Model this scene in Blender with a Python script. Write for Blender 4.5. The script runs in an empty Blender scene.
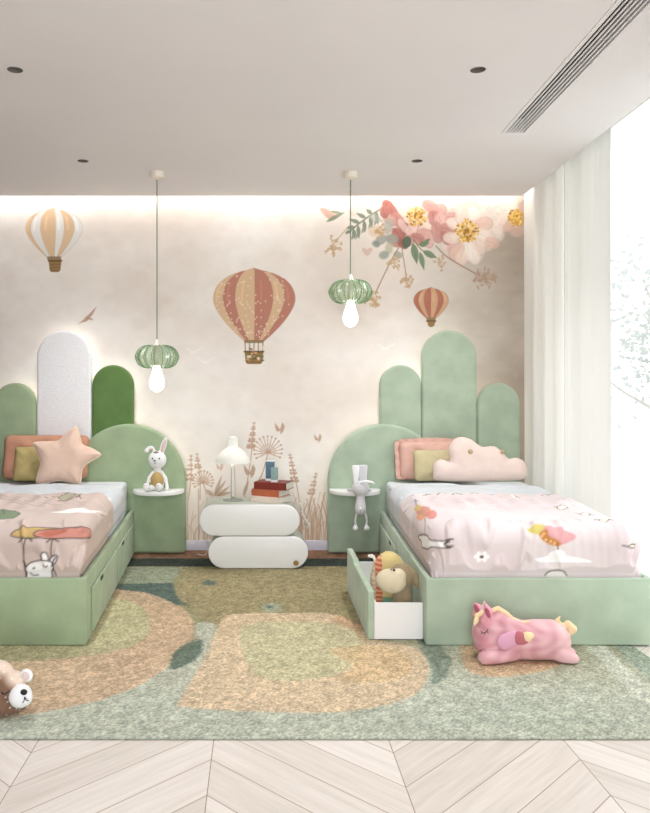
import bpy, bmesh, math, random
import numpy as np
from mathutils import Vector, Matrix, Euler

random.seed(7)
RNG = np.random.default_rng(11)
PI = math.pi
SC = bpy.context.scene
COL = SC.collection

# ------------------------------------------------------------------ camera
F, CX, CY, EYE, DW = 766.0, 258.0, 380.0, 1.35, 6.065
cam_d = bpy.data.cameras.new('camera')
cam = bpy.data.objects.new('camera', cam_d)
COL.objects.link(cam)
cam.location = (0, -DW, EYE)
cam.rotation_euler = (PI / 2, 0, 0)
cam_d.sensor_width = 36
cam_d.sensor_fit = 'AUTO'
cam_d.lens = 36 * F / 813
cam_d.shift_x = (325 - CX) / 813
cam_d.shift_y = (CY - 406.5) / 813
cam_d.clip_start = 0.05
SC.camera = cam

# ------------------------------------------------------------------ world, light, exposure
world = bpy.data.worlds.new('sky')
SC.world = world
world.use_nodes = True
wn = world.node_tree.nodes
bg = wn['Background']
bg.inputs[0].default_value = (0.92, 0.965, 1.0, 1)
bg.inputs[1].default_value = 1.4
SC.view_settings.view_transform = 'Standard'
SC.view_settings.look = 'None'
SC.view_settings.gamma = 1
SC.view_settings.use_curve_mapping = False
SC.view_settings.exposure = 1.0
SC.cycles.max_bounces = 10
SC.cycles.diffuse_bounces = 6
SC.cycles.transparent_max_bounces = 12
SC.cycles.caustics_reflective = False
SC.cycles.caustics_refractive = False
SC.cycles.sample_clamp_indirect = 6


def area_light(name, loc, rot, sx, sy, power, color=(1, 1, 1), portal=False, spread=None):
    l = bpy.data.lights.new(name, 'AREA')
    l.shape = 'RECTANGLE'
    l.size, l.size_y = sx, sy
    l.energy = power
    l.color = color
    if portal:
        l.cycles.is_portal = True
    if spread:
        l.spread = spread
    o = bpy.data.objects.new(name, l)
    o.location = loc
    o.rotation_euler = rot
    COL.objects.link(o)
    return o


# added fill lamp behind the camera, no window there; portal at the side glazing
area_light('front_fill', (-0.1, -7.75, 1.5), (PI / 2, 0, 0), 1.9, 2.7, 85, (0.88, 0.94, 1.0))
area_light('side_window_portal', (2.45, -1.5, 1.5), (0, PI / 2, 0), 2.9, 2.8, 1, portal=True)
# hidden cove strip washing the mural from the ceiling gap
area_light('cove_strip', (-0.2, -0.055, 2.93), (0, 0, 0), 4.6, 0.03, 7.5, (1.0, 0.98, 0.94))

# ------------------------------------------------------------------ projections used for placing things at their depth


def X(px, d):
    return (px - CX) * d / F


def Z(py, d):
    return EYE - (py - CY) * d / F


def floor_pt(px, py, z=0.0):
    d = F * (EYE - z) / (py - CY)
    return X(px, d), d - DW


# ------------------------------------------------------------------ colour helpers
def s2l(c):
    c = np.asarray(c, float)
    return np.where(c <= 0.04045, c / 12.92, ((c + 0.055) / 1.055) ** 2.4)


def rgb(r, g, b):
    v = s2l(np.array([r, g, b]) / 255)
    return (float(v[0]), float(v[1]), float(v[2]), 1.0)


MATS = {}


def mat(name, color, rough=0.6, bump=0.0, bscale=60.0, mottle=0.0, mscale=6.0, metallic=0.0, sheen=0.0, emit=0.0,
        attr=False, spec=0.4, trans=0.0, bdist=0.01):
    m = bpy.data.materials.new(name)
    m.use_nodes = True
    nt = m.node_tree
    n, l = nt.nodes, nt.links
    b = n['Principled BSDF']
    b.inputs['Roughness'].default_value = rough
    b.inputs['Metallic'].default_value = metallic
    b.inputs['Specular IOR Level'].default_value = spec
    col = rgb(*color)
    tc = n.new('ShaderNodeTexCoord')
    src = None
    if attr:
        a = n.new('ShaderNodeVertexColor')
        a.layer_name = 'Col'
        src = a.outputs['Color']
    if mottle > 0:
        nz = n.new('ShaderNodeTexNoise')
        nz.inputs['Scale'].default_value = mscale
        nz.inputs['Detail'].default_value = 5
        l.new(tc.outputs['Object'], nz.inputs['Vector'])
        mr = n.new('ShaderNodeMapRange')
        mr.inputs['From Min'].default_value = 0.3
        mr.inputs['From Max'].default_value = 0.7
        mr.inputs['To Min'].default_value = 1 - mottle
        mr.inputs['To Max'].default_value = 1 + mottle
        l.new(nz.outputs['Fac'], mr.inputs['Value'])
        mx = n.new('ShaderNodeVectorMath')
        mx.operation = 'SCALE'
        if src is None:
            mx.inputs[0].default_value = col[:3]
        else:
            l.new(src, mx.inputs[0])
        l.new(mr.outputs['Result'], mx.inputs['Scale'])
        src = mx.outputs[0]
    if src is None:
        b.inputs['Base Color'].default_value = col
    else:
        l.new(src, b.inputs['Base Color'])
    if bump > 0:
        nb = n.new('ShaderNodeTexNoise')
        nb.inputs['Scale'].default_value = bscale
        nb.inputs['Detail'].default_value = 3
        l.new(tc.outputs['Object'], nb.inputs['Vector'])
        bp = n.new('ShaderNodeBump')
        bp.inputs['Strength'].default_value = bump
        bp.inputs['Distance'].default_value = bdist
        l.new(nb.outputs['Fac'], bp.inputs['Height'])
        l.new(bp.outputs['Normal'], b.inputs['Normal'])
    if sheen > 0:
        b.inputs['Sheen Weight'].default_value = sheen
        b.inputs['Sheen Roughness'].default_value = 0.4
    if emit > 0:
        b.inputs['Emission Color'].default_value = col
        b.inputs['Emission Strength'].default_value = emit
    if trans > 0:
        out = n['Material Output']
        t = n.new('ShaderNodeBsdfTranslucent')
        t.inputs['Color'].default_value = col
        ms = n.new('ShaderNodeMixShader')
        ms.inputs[0].default_value = trans
        l.new(b.outputs[0], ms.inputs[1])
        l.new(t.outputs[0], ms.inputs[2])
        l.new(ms.outputs[0], out.inputs['Surface'])
    MATS[name] = m
    return m


def glass_mat(name, color, gloss=0.04):
    m = bpy.data.materials.new(name)
    m.use_nodes = True
    nt = m.node_tree
    n, l = nt.nodes, nt.links
    n.remove(n['Principled BSDF'])
    out = n['Material Output']
    t = n.new('ShaderNodeBsdfTransparent')
    t.inputs[0].default_value = rgb(*color)
    g = n.new('ShaderNodeBsdfGlossy')
    g.inputs['Roughness'].default_value = 0.03
    ms = n.new('ShaderNodeMixShader')
    ms.inputs[0].default_value = gloss
    l.new(t.outputs[0], ms.inputs[1])
    l.new(g.outputs[0], ms.inputs[2])
    l.new(ms.outputs[0], out.inputs['Surface'])
    return m


# ------------------------------------------------------------------ mesh builder
class MB:
    def __init__(s):
        s.v, s.f, s.m = [], [], []

    def add(s, verts, faces, mi=0):
        o = len(s.v)
        s.v += [tuple(float(c) for c in p) for p in verts]
        s.f += [tuple(i + o for i in f) for f in faces]
        s.m += [mi] * len(faces)
        return s

    def box(s, x0, x1, y0, y1, z0, z1, mi=0):
        v = [(x0, y0, z0), (x1, y0, z0), (x1, y1, z0), (x0, y1, z0), (x0, y0, z1), (x1, y0, z1), (x1, y1, z1), (x0, y1, z1)]
        return s.hexa(v, mi)

    def hexa(s, v, mi=0):
        return s.add(v, [(0, 3, 2, 1), (4, 5, 6, 7), (0, 1, 5, 4), (1, 2, 6, 5), (2, 3, 7, 6), (3, 0, 4, 7)], mi)

    def prism(s, outline, y0, y1, mi=0):
        """outline of (x, z) points counter-clockwise seen from the front (-y); extruded y0 (front) to y1"""
        n = len(outline)
        v = [(x, y0, z) for x, z in outline] + [(x, y1, z) for x, z in outline]
        f = [tuple(range(n)), tuple(range(2 * n - 1, n - 1, -1))]
        f += [(i, i + n, (i + 1) % n + n, (i + 1) % n) for i in range(n)]
        return s.add(v, f, mi)

    def lathe(s, prof, c=(0, 0, 0), n=32, mi=0, rfun=None):
        """prof of (r, z) from one end to the other; r<=1e-5 closes to a point"""
        v, rings = [], []
        for k, (r, z) in enumerate(prof):
            if r <= 1e-5:
                rings.append([len(v)])
                v.append((c[0], c[1], c[2] + z))
            else:
                ring = []
                for i in range(n):
                    a = 2 * PI * i / n
                    rr = r * (rfun(a, k / (len(prof) - 1)) if rfun else 1)
                    ring.append(len(v))
                    v.append((c[0] + rr * math.cos(a), c[1] + rr * math.sin(a), c[2] + z))
                rings.append(ring)
        f = []
        for a, b in zip(rings[:-1], rings[1:]):
            if len(a) == 1 and len(b) == 1:
                continue
            for i in range(n):
                j = (i + 1) % n
                if len(a) == 1:
                    f.append((a[0], b[i], b[j])[::-1])
                elif len(b) == 1:
                    f.append((a[i], a[j], b[0]))
                else:
                    f.append((a[i], a[j], b[j], b[i]))
        return s.add(v, f, mi)

    def tube(s, pts, r, n=10, mi=0, closed=False, cap=True):
        pts = [Vector(p) for p in pts]
        k = len(pts)
        rs = r if hasattr(r, '__len__') else [r] * k
        v, f = [], []
        up = Vector((0, 0, 1))
        prev = None
        for i, p in enumerate(pts):
            if closed:
                t = pts[(i + 1) % k] - pts[i - 1]
            else:
                t = pts[min(i + 1, k - 1)] - pts[max(i - 1, 0)]
            t.normalize()
            if prev is None:
                a = t.cross(up)
                if a.length < 1e-3:
                    a = t.cross(Vector((1, 0, 0)))
            else:
                a = prev - t * prev.dot(t)
            a.normalize()
            prev = a
            b = t.cross(a)
            for j in range(n):
                th = 2 * PI * j / n
                v.append(p + (a * math.cos(th) + b * math.sin(th)) * rs[i])
        for i in range(k if closed else k - 1):
            i2 = (i + 1) % k
            for j in range(n):
                j2 = (j + 1) % n
                f.append((i * n + j, i * n + j2, i2 * n + j2, i2 * n + j))
        if not closed and cap:
            f.append(tuple(range(n))[::-1])
            f.append(tuple((k - 1) * n + j for j in range(n)))
        return s.add(v, f, mi)

    def ball(s, c, r, rot=None, nu=20, nv=14, mi=0):
        r = r if hasattr(r, '__len__') else (r, r, r)
        R = Euler(rot).to_matrix() if rot else Matrix.Identity(3)
        v, f = [], []
        c = Vector(c)
        for i in range(nv + 1):
            ph = -PI / 2 + PI * i / nv
            if i in (0, nv):
                v.append(c + R @ Vector((0, 0, r[2] * math.sin(ph))))
                continue
            for j in range(nu):
                th = 2 * PI * j / nu
                v.append(c + R @ Vector((r[0] * math.cos(ph) * math.cos(th), r[1] * math.cos(ph) * math.sin(th), r[2] * math.sin(ph))))

        def ix(i, j):
            return 0 if i == 0 else (len(v) - 1 if i == nv else 1 + (i - 1) * nu + j % nu)
        for i in range(nv):
            for j in range(nu):
                q = [ix(i, j), ix(i, j + 1), ix(i + 1, j + 1), ix(i + 1, j)]
                q2 = []
                for k in q:
                    if k not in q2:
                        q2.append(k)
                f.append(tuple(q2))
        return s.add(v, f, mi)


def obj(name, mb, mats, parent=None, off=(0, 0, 0), bevel=0.0, seg=3, smooth=True, angle=40, mirror=False, recalc=True):
    me = bpy.data.meshes.new(name)
    v = [((-0.02 - p[0]) if mirror else p[0], p[1], p[2]) for p in mb.v]
    v = [(p[0] - off[0], p[1] - off[1], p[2] - off[2]) for p in v]
    me.from_pydata(v, [], mb.f)
    for m in (mats if isinstance(mats, (list, tuple)) else [mats]):
        me.materials.append(m)
    me.polygons.foreach_set('material_index', mb.m)
    bm = bmesh.new()
    bm.from_mesh(me)
    if recalc:
        bmesh.ops.recalc_face_normals(bm, faces=bm.faces[:])
    if bevel > 0:
        es = [e for e in bm.edges if len(e.link_faces) == 2 and e.calc_face_angle(0) > 0.6]
        bmesh.ops.bevel(bm, geom=es, offset=bevel, segments=seg, profile=0.5, affect='EDGES', clamp_overlap=True)
    bm.to_mesh(me)
    bm.free()
    if smooth:
        me.polygons.foreach_set('use_smooth', [True] * len(me.polygons))
        me.set_sharp_from_angle(angle=math.radians(angle))
    o = bpy.data.objects.new(name, me)
    COL.objects.link(o)
    if parent:
        o.parent = parent
    else:
        o.location = off
    return o


def tag(o, label=None, cat=None, group=None, kind=None):
    if label:
        o['label'] = label
    if cat:
        o['category'] = cat
    if group:
        o['group'] = group
    if kind:
        o['kind'] = kind
    return o


def thing(name, label, cat, loc=(0, 0, 0), rot=(0, 0, 0), group=None):
    o = bpy.data.objects.new(name, None)
    o.empty_display_size = 0.05
    COL.objects.link(o)
    o.location = loc
    o.rotation_euler = rot
    return tag(o, label, cat, group)


def struct(name, mb, mats, parent=None, label=None, **k):
    o = obj(name, mb, mats, parent, **k)
    if not parent:
        o['kind'] = 'structure'
    if label:
        o['label'] = label
    return o


def set_colors(me, lin):
    a = me.color_attributes.new('Col', 'FLOAT_COLOR', 'POINT')
    arr = np.ones((len(me.vertices), 4), np.float32)
    arr[:, :3] = lin
    a.data.foreach_set('color', arr.ravel())


def grid_mesh(name, P, mats, colors=None, parent=None, off=(0, 0, 0), thick=0.0, flip=False):
    """P: (H, W, 3) array; colours (H, W, 3) linear.  thick > 0 gives the sheet a back and closed borders."""
    H, W = P.shape[:2]
    idx = np.arange(H * W).reshape(H, W)
    q = np.stack([idx[:-1, :-1], idx[:-1, 1:], idx[1:, 1:], idx[1:, :-1]], -1).reshape(-1, 4)
    if flip:
        q = q[:, ::-1]
    V = P.reshape(-1, 3)
    C = None if colors is None else colors.reshape(-1, 3)
    if thick > 0:
        du = np.gradient(P, axis=1)
        dv = np.gradient(P, axis=0)
        N = np.cross(du, dv)
        N /= np.linalg.norm(N, axis=2, keepdims=True) + 1e-9
        if flip:
            N = -N
        B = (P - N * thick).reshape(-1, 3)
        n = H * W
        border = np.concatenate([idx[0, :-1], idx[:-1, -1], idx[-1, :0:-1], idx[:0:-1, 0]])
        nb = np.roll(border, -1)
        side = np.stack([border, border + n, nb + n, nb], 1)
        if flip:
            side = side[:, ::-1]
        q = np.concatenate([q, q[:, ::-1] + n, side])
        V = np.concatenate([V, B])
        if C is not None:
            C = np.concatenate([C, C])
    V = V - np.array(off)
    me = bpy.data.meshes.new(name)
    me.vertices.add(len(V))
    me.vertices.foreach_set('co', V.astype(np.float32).ravel())
    me.loops.add(len(q) * 4)
    me.loops.foreach_set('vertex_index', q.astype(np.int32).ravel())
    me.polygons.add(len(q))
    me.polygons.foreach_set('loop_start', (np.arange(len(q)) * 4).astype(np.int32))
    me.polygons.foreach_set('use_smooth', np.ones(len(q), bool))
    me.update(calc_edges=True)
    me.validate()
    for m in (mats if isinstance(mats, (list, tuple)) else [mats]):
        me.materials.append(m)
    if C is not None:
        set_colors(me, C)
    o = bpy.data.objects.new(name, me)
    COL.objects.link(o)
    if parent:
        o.parent = parent
    else:
        o.location = off
    return o


def blob(name, mb, vox, mats, parent=None, off=(0, 0, 0), it=8, cfun=None, mirror=False):
    """one continuous skin over overlapping balls and limbs"""
    tmp = obj('tmp', mb, mats, None, (0, 0, 0), smooth=False, mirror=mirror)
    r = tmp.modifiers.new('r', 'REMESH')
    r.mode = 'VOXEL'
    r.voxel_size = vox
    r.use_smooth_shade = True
    sm = tmp.modifiers.new('s', 'SMOOTH')
    sm.factor = 0.5
    sm.iterations = it
    dg = bpy.context.evaluated_depsgraph_get()
    me = bpy.data.meshes.new_from_object(tmp.evaluated_get(dg))
    bpy.data.objects.remove(tmp)
    me.name = name
    n = len(me.vertices)
    co = np.empty(n * 3, np.float32)
    me.vertices.foreach_get('co', co)
    co = co.reshape(-1, 3)
    me.materials.clear()
    me.materials.append(mats)
    if cfun:
        set_colors(me, s2l(cfun(co) / 255))
    me.vertices.foreach_set('co', (co - np.array(off, np.float32)).ravel())
    me.polygons.foreach_set('use_smooth', [True] * len(me.polygons))
    me.update()
    o = bpy.data.objects.new(name, me)
    COL.objects.link(o)
    if parent:
        o.parent = parent
    else:
        o.location = off
    return o


def limb(mb, pts, rs, step=0.012):
    """overlapping balls along a polyline with tapering radius (skinned later by blob)"""
    for (a, ra), (b, rb) in zip(list(zip(pts, rs))[:-1], list(zip(pts, rs))[1:]):
        a, b = Vector(a), Vector(b)
        k = max(2, int((b - a).length / step))
        for i in range(k + 1):
            t = i / k
            mb.ball(a.lerp(b, t), ra + (rb - ra) * t, nu=12, nv=8)
    return mb


# ------------------------------------------------------------------ noise and curves
def vnoise(shape, cells, seed):
    r = np.random.default_rng(seed)
    H, W = shape
    ch, cw = cells
    g = r.random((ch + 2, cw + 2))
    y = np.linspace(0, ch, H, endpoint=False)
    x = np.linspace(0, cw, W, endpoint=False)
    yi, xi = y.astype(int), x.astype(int)
    fy, fx = y - yi, x - xi
    fy = (fy * fy * (3 - 2 * fy))[:, None]
    fx = (fx * fx * (3 - 2 * fx))[None]
    a = g[yi][:, xi]
    b = g[yi][:, xi + 1]
    c = g[yi + 1][:, xi]
    d = g[yi + 1][:, xi + 1]
    return (a * (1 - fx) + b * fx) * (1 - fy) + (c * (1 - fx) + d * fx) * fy


def fbm(shape, cells, seed, octs=4, gain=0.5):
    out, amp, tot = 0, 1.0, 0
    ch, cw = cells
    for k in range(octs):
        out = out + amp * vnoise(shape, (ch, cw), seed + k)
        tot += amp
        amp *= gain
        ch, cw = ch * 2, cw * 2
    return out / tot


def spline(pts, closed=False, n=8):
    p = [np.array(q, float) for q in pts]
    k = len(p)
    out = []
    for i in range(k if closed else k - 1):
        if closed:
            a, b, c, d = p[i - 1], p[i], p[(i + 1) % k], p[(i + 2) % k]
        else:
            a, b, c, d = p[max(i - 1, 0)], p[i], p[i + 1], p[min(i + 2, k - 1)]
        for j in range(n):
            t = j / n
            out.append(0.5 * ((2 * b) + (c - a) * t + (2 * a - 5 * b + 4 * c - d) * t * t + (3 * b - a - 3 * c + d) * t ** 3))
    if not closed:
        out.append(p[-1])
    return [tuple(q) for q in out]


class Canvas:
    """printed or woven colour per vertex of a cloth, paper or carpet grid, in its own flat metres (u, v)"""

    def __init__(s, u0, u1, v0, v1, res, base):
        s.W, s.H = int(round((u1 - u0) / res)) + 1, int(round((v1 - v0) / res)) + 1
        s.u = np.linspace(u0, u1, s.W)
        s.v = np.linspace(v0, v1, s.H)
        s.res = res
        s.U, s.V = np.meshgrid(s.u, s.v)
        s.c = np.empty((s.H, s.W, 3))
        s.c[:] = np.array(base) / 255
        s.map = lambda p: p

    def _win(s, P, pad):
        lo = P.min(0) - pad
        hi = P.max(0) + pad
        i0, i1 = np.searchsorted(s.u, [lo[0], hi[0]])
        j0, j1 = np.searchsorted(s.v, [lo[1], hi[1]])
        return slice(j0, j1), slice(i0, i1)

    def _mix(s, w, col, a):
        a = a[..., None]
        s.c[w] = s.c[w] * (1 - a) + np.array(col) / 255 * a

    def _segd(s, x, y, A, B):
        d = np.full(x.shape, 1e9)
        for (ax, ay), (bx, by) in zip(A, B):
            ex, ey = bx - ax, by - ay
            L = ex * ex + ey * ey + 1e-12
            t = np.clip(((x - ax) * ex + (y - ay) * ey) / L, 0, 1)
            d = np.minimum(d, (x - ax - t * ex) ** 2 + (y - ay - t * ey) ** 2)
        return np.sqrt(d)

    def poly(s, pts, col, alpha=1.0, soft=None, jit=0.0, raw=False):
        P = np.array([p if raw else s.map(p) for p in pts], float)
        soft = soft or s.res
        w = s._win(P, soft + s.res + jit)
        x, y = s.U[w], s.V[w]
        if x.size == 0:
            return
        if jit:
            x = x + (RNG.random(x.shape) - .5) * 2 * jit
            y = y + (RNG.random(y.shape) - .5) * 2 * jit
        A, B = P, np.roll(P, -1, 0)
        ins = np.zeros(x.shape, bool)
        for (ax, ay), (bx, by) in zip(A, B):
            if ay == by:
                continue
            ins ^= ((ay > y) != (by > y)) & (x < (bx - ax) * (y - ay) / (by - ay) + ax)
        d = s._segd(x, y, A, B)
        d = np.where(ins, -d, d)
        s._mix(w, col, alpha * np.clip(0.5 - d / soft, 0, 1))

    def stroke(s, pts, width, col, alpha=1.0, raw=False):
        P = np.array([p if raw else s.map(p) for p in pts], float)
        w = s._win(P, width + s.res)
        x, y = s.U[w], s.V[w]
        if x.size == 0:
            return
        d = s._segd(x, y, P[:-1], P[1:])
        hw = width / 2
        s._mix(w, col, alpha * np.clip((hw - d) / s.res + 0.5, 0, 1) * min(1.0, width / s.res))

    def ell(s, c, rx, ry, col, rot=0, alpha=1.0, soft=None, n=24, jit=0.0):
        ca, sa = math.cos(rot), math.sin(rot)
        pts = [(c[0] + rx * math.cos(t) * ca - ry * math.sin(t) * sa, c[1] + rx * math.cos(t) * sa + ry * math.sin(t) * ca)
               for t in np.linspace(0, 2 * PI, n, endpoint=False)]
        s.poly(pts, col, alpha, soft, jit)

    def leaf(s, a, b, wid, col, alpha=1.0, soft=None):
        ax, ay = a
        bx, by = b
        dx, dy = bx - ax, by - ay
        L = math.hypot(dx, dy)
        nx, ny = -dy / L, dx / L
        up, dn = [], []
        for t in np.linspace(0, 1, 9):
            h = wid * math.sin(PI * t ** 0.8) * 0.5
            up.append((ax + dx * t + nx * h, ay + dy * t + ny * h))
            dn.append((ax + dx * t - nx * h, ay + dy * t - ny * h))
        s.poly(up + dn[::-1], col, alpha, soft)

    def desat(s, k, gain=(1, 1, 1)):
        lum = (s.c * np.array([.3, .59, .11])).sum(2, keepdims=True)
        s.c = (lum + (s.c - lum) * k) * np.array(gain)

    def lin(s):
        return s2l(np.clip(s.c, 0, 1))

# ================================================================== ROOM SHELL
CEIL = 2.775
FRONT = -7.9


def edge_x(d):          # right-hand edge of the ceiling, slightly skewed in plan
    return 2.05 + 0.0352 * (d - 6.065)


M_white = mat('white_paint', (236, 232, 226), 0.5)
M_ceil = mat('ceiling_paint', (230, 226, 226), 0.8, mottle=0.02, mscale=1.5)
M_wallp = mat('plaster', (236, 226, 216), 0.85)
M_trim = mat('lilac_grey_paint', (204, 202, 214), 0.45)

# floor: pale chevron boards
def chevron_mat():
    m = bpy.data.materials.new('chevron_oak')
    m.use_nodes = True
    nt = m.node_tree
    n, l = nt.nodes, nt.links
    b = n['Principled BSDF']
    b.inputs['Roughness'].default_value = 0.38
    b.inputs['Specular IOR Level'].default_value = 0.35
    tc = n.new('ShaderNodeTexCoord')
    sp = n.new('ShaderNodeSeparateXYZ')
    l.new(tc.outputs['Object'], sp.inputs[0])

    def math_(op, a, b_=None, c_=None):
        k = n.new('ShaderNodeMath')
        k.operation = op
        for i, q in enumerate((a, b_, c_)):
            if q is None:
                continue
            if isinstance(q, (int, float)):
                k.inputs[i].default_value = q
            else:
                l.new(q, k.inputs[i])
        return k.outputs[0]
    W = 0.656
    u = math_('DIVIDE', math_('SUBTRACT', sp.outputs[0], 0.49 - 20 * W), W)
    colm = math_('FLOOR', u)
    fr = math_('SUBTRACT', u, colm)
    par = math_('MODULO', colm, 2.0)                       # 0: boards climb to the right
    tri = math_('ABSOLUTE', math_('SUBTRACT', math_('SUBTRACT', 1.0, fr), par))
    s = math_('DIVIDE', math_('ADD', math_('ADD', sp.outputs[1], 40.0), math_('MULTIPLY', tri, W)), 0.235)
    bi = math_('FLOOR', s)
    fs = math_('SUBTRACT', s, bi)
    # joints
    e1 = math_('MINIMUM', fs, math_('SUBTRACT', 1.0, fs))
    e2 = math_('MULTIPLY', math_('MINIMUM', fr, math_('SUBTRACT', 1.0, fr)), W / 0.166)
    e = math_('MINIMUM', e1, e2)
    gap = math_('SMOOTHSTEP', 0.004, 0.016, e) if False else None
    mr = n.new('ShaderNodeMapRange')
    mr.inputs['From Min'].default_value = 0.005
    mr.inputs['From Max'].default_value = 0.014
    l.new(e, mr.inputs['Value'])
    # grain along each board
    sg = math_('SUBTRACT', 1.0, math_('MULTIPLY', par, 2.0))
    al = math_('ADD', sp.outputs[1], math_('MULTIPLY', sp.outputs[0], sg))
    ac = math_('SUBTRACT', sp.outputs[1], math_('MULTIPLY', sp.outputs[0], sg))
    cv = n.new('ShaderNodeCombineXYZ')
    l.new(math_('MULTIPLY', al, 2.0), cv.inputs[0])
    l.new(math_('MULTIPLY', ac, 34.0), cv.inputs[1])
    l.new(math_('ADD', math_('MULTIPLY', bi, 3.7), math_('MULTIPLY', colm, 11.3)), cv.inputs[2])
    nz = n.new('ShaderNodeTexNoise')
    nz.inputs['Scale'].default_value = 1.0
    nz.inputs['Detail'].default_value = 5
    nz.inputs['Distortion'].default_value = 0.6
    l.new(cv.outputs[0], nz.inputs['Vector'])
    wn_ = n.new('ShaderNodeTexWhiteNoise')
    wn_.noise_dimensions = '2D'
    cb = n.new('ShaderNodeCombineXYZ')
    l.new(bi, cb.inputs[0])
    l.new(colm, cb.inputs[1])
    l.new(cb.outputs[0], wn_.inputs['Vector'])
    fac = math_('ADD', math_('MULTIPLY', nz.outputs['Fac'], 0.75), math_('MULTIPLY', wn_.outputs['Value'], 0.3))
    cr = n.new('ShaderNodeValToRGB')
    cr.color_ramp.elements[0].position = 0.28
    cr.color_ramp.elements[0].color = rgb(206, 196, 186)
    cr.color_ramp.elements[1].position = 0.72
    cr.color_ramp.elements[1].color = rgb(230, 222, 214)
    l.new(fac, cr.inputs[0])
    mx = n.new('ShaderNodeMix')
    mx.data_type = 'RGBA'
    l.new(mr.outputs[0], mx.inputs['Factor'])
    mx.inputs['A'].default_value = rgb(150, 125, 105)
    l.new(cr.outputs[0], mx.inputs['B'])
    l.new(mx.outputs['Result'], b.inputs['Base Color'])
    bp = n.new('ShaderNodeBump')
    bp.inputs['Strength'].default_value = 0.25
    bp.inputs['Distance'].default_value = 0.004
    l.new(mr.outputs[0], bp.inputs['Height'])
    l.new(bp.outputs[0], b.inputs['Normal'])
    return m


LX = -2.55
struct('floor', MB().box(LX - .1, 2.6, FRONT - .1, 0.1, -0.1, 0.0), chevron_mat(), smooth=False,
       label='pale chevron wood floor in front of the rug')

# ceiling slab with round and slot openings
DOWN = [(X(15, 3.52), 3.52), (X(478, 3.52), 3.52), (X(83, 4.984), 4.984), (X(417, 4.984), 4.984)]
V0, V1, VB, VE = 1.402, 1.537, 4.42, 2.3      # vent: left and right edge at depth VB, running to depth VE


def vx(x, d):
    return x + 0.0352 * (d - VB)


def ceiling_mesh():
    bm = bmesh.new()
    yb, yf = -0.135, FRONT
    loops = [[(LX, yb), (edge_x(yb + DW), yb), (edge_x(yf + DW), yf), (LX, yf)]]
    for x, d in DOWN:
        loops.append([(x + .036 * math.cos(t), d - DW + .036 * math.sin(t)) for t in np.linspace(0, 2 * PI, 24, endpoint=False)])
    loops.append([(vx(V0, VB), VB - DW), (vx(V1, VB), VB - DW), (vx(V1, VE), VE - DW), (vx(V0, VE), VE - DW)])
    es = []
    for lp in loops:
        vs = [bm.verts.new((x, y, CEIL)) for x, y in lp]
        es += [bm.edges.new((vs[i], vs[(i + 1) % len(vs)])) for i in range(len(vs))]
    g = bmesh.ops.triangle_fill(bm, use_beauty=True, use_dissolve=False, edges=es)
    fs = [f for f in g['geom'] if isinstance(f, bmesh.types.BMFace)]
    # drop triangles that fell inside an opening
    for f in fs[:]:
        c = f.calc_center_median()
        if any((c.x - x) ** 2 + (c.y - d + DW) ** 2 < .034 ** 2 for x, d in DOWN) or \
                (VE - DW < c.y < VB - DW and vx(V0, c.y + DW) < c.x < vx(V1, c.y + DW)):
            bm.faces.remove(f)
    r = bmesh.ops.extrude_face_region(bm, geom=bm.faces[:])
    bmesh.ops.translate(bm, verts=[v for v in r['geom'] if isinstance(v, bmesh.types.BMVert)], vec=(0, 0, 0.1))
    bmesh.ops.recalc_face_normals(bm, faces=bm.faces[:])
    me = bpy.data.meshes.new('ceiling')
    bm.to_mesh(me)
    bm.free()
    me.materials.append(M_ceil)
    o = bpy.data.objects.new('ceiling', me)
    COL.objects.link(o)
    o['kind'] = 'structure'
    o['label'] = 'greige flat ceiling with lit gap along the mural'
    return o


ceiling_mesh()
struct('trim_1', MB().box(LX - .1, 2.6, FRONT - .1, 0.1, 3.05, 3.15), M_white, smooth=False)   # slab above the cove and curtain pocket
M_dark_wall = mat('dark_unseen_wall', (92, 72, 56), 0.6, mottle=.1, mscale=4)  # dark finish added on the unseen walls to cut bounced light
struct('wall_left', MB().box(LX - .1, LX, FRONT, 0, 0, 3.05), M_dark_wall, smooth=False)
struct('wall_front', MB().box(LX, 2.5, FRONT - .1, FRONT, 0, 3.05), M_dark_wall, smooth=False)
struct('baseboard_back', MB().box(LX, 2.45, -0.016, 0, 0, 0.082), M_trim, bevel=0.004,
       label='lilac white baseboard under the mural')

# ------------------------------------------------------------------ right-hand glazing: sill, posts, head and panes
M_frame = mat('window_frame_white', (240, 240, 238), 0.4)
M_pane = glass_mat('window_glass', (252, 253, 252))


def wx(d):
    return edge_x(d) + 0.30


def slab(mb, da, db, x_in, x_out, z0, z1):
    y0, y1 = da - DW, db - DW
    return mb.hexa([(wx(da) + x_in, y0, z0), (wx(da) + x_out, y0, z0), (wx(db) + x_out, y1, z0), (wx(db) + x_in, y1, z0),
                    (wx(da) + x_in, y0, z1), (wx(da) + x_out, y0, z1), (wx(db) + x_out, y1, z1), (wx(db) + x_in, y1, z1)])


DB, DFR = 6.06, FRONT + DW
struct('wall_right', slab(slab(MB(), DFR, 3.2, 0, .1, 0, 3.05), 5.94, DB, 0, .1, 0, 3.05), M_wallp, smooth=False)  # unseen near stretch closed solid to cut the side daylight
win = MB()
slab(win, 3.2, 5.93, 0, .1, 0, .05)
slab(win, 3.2, 5.93, 0, .1, 3.0, 3.05)
for a in (3.2, 5.86):
    slab(win, a, a + .07, .01, .09, .05, 3.0)
w1 = struct('window_1', win, M_frame, smooth=False, label='full height white framed glazing beside the curtains')
for a, b in ((3.27, 5.86),):
    struct('pane', slab(MB(), a, b, .045, .055, .05, 3.0), M_pane, w1, smooth=False)

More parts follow.
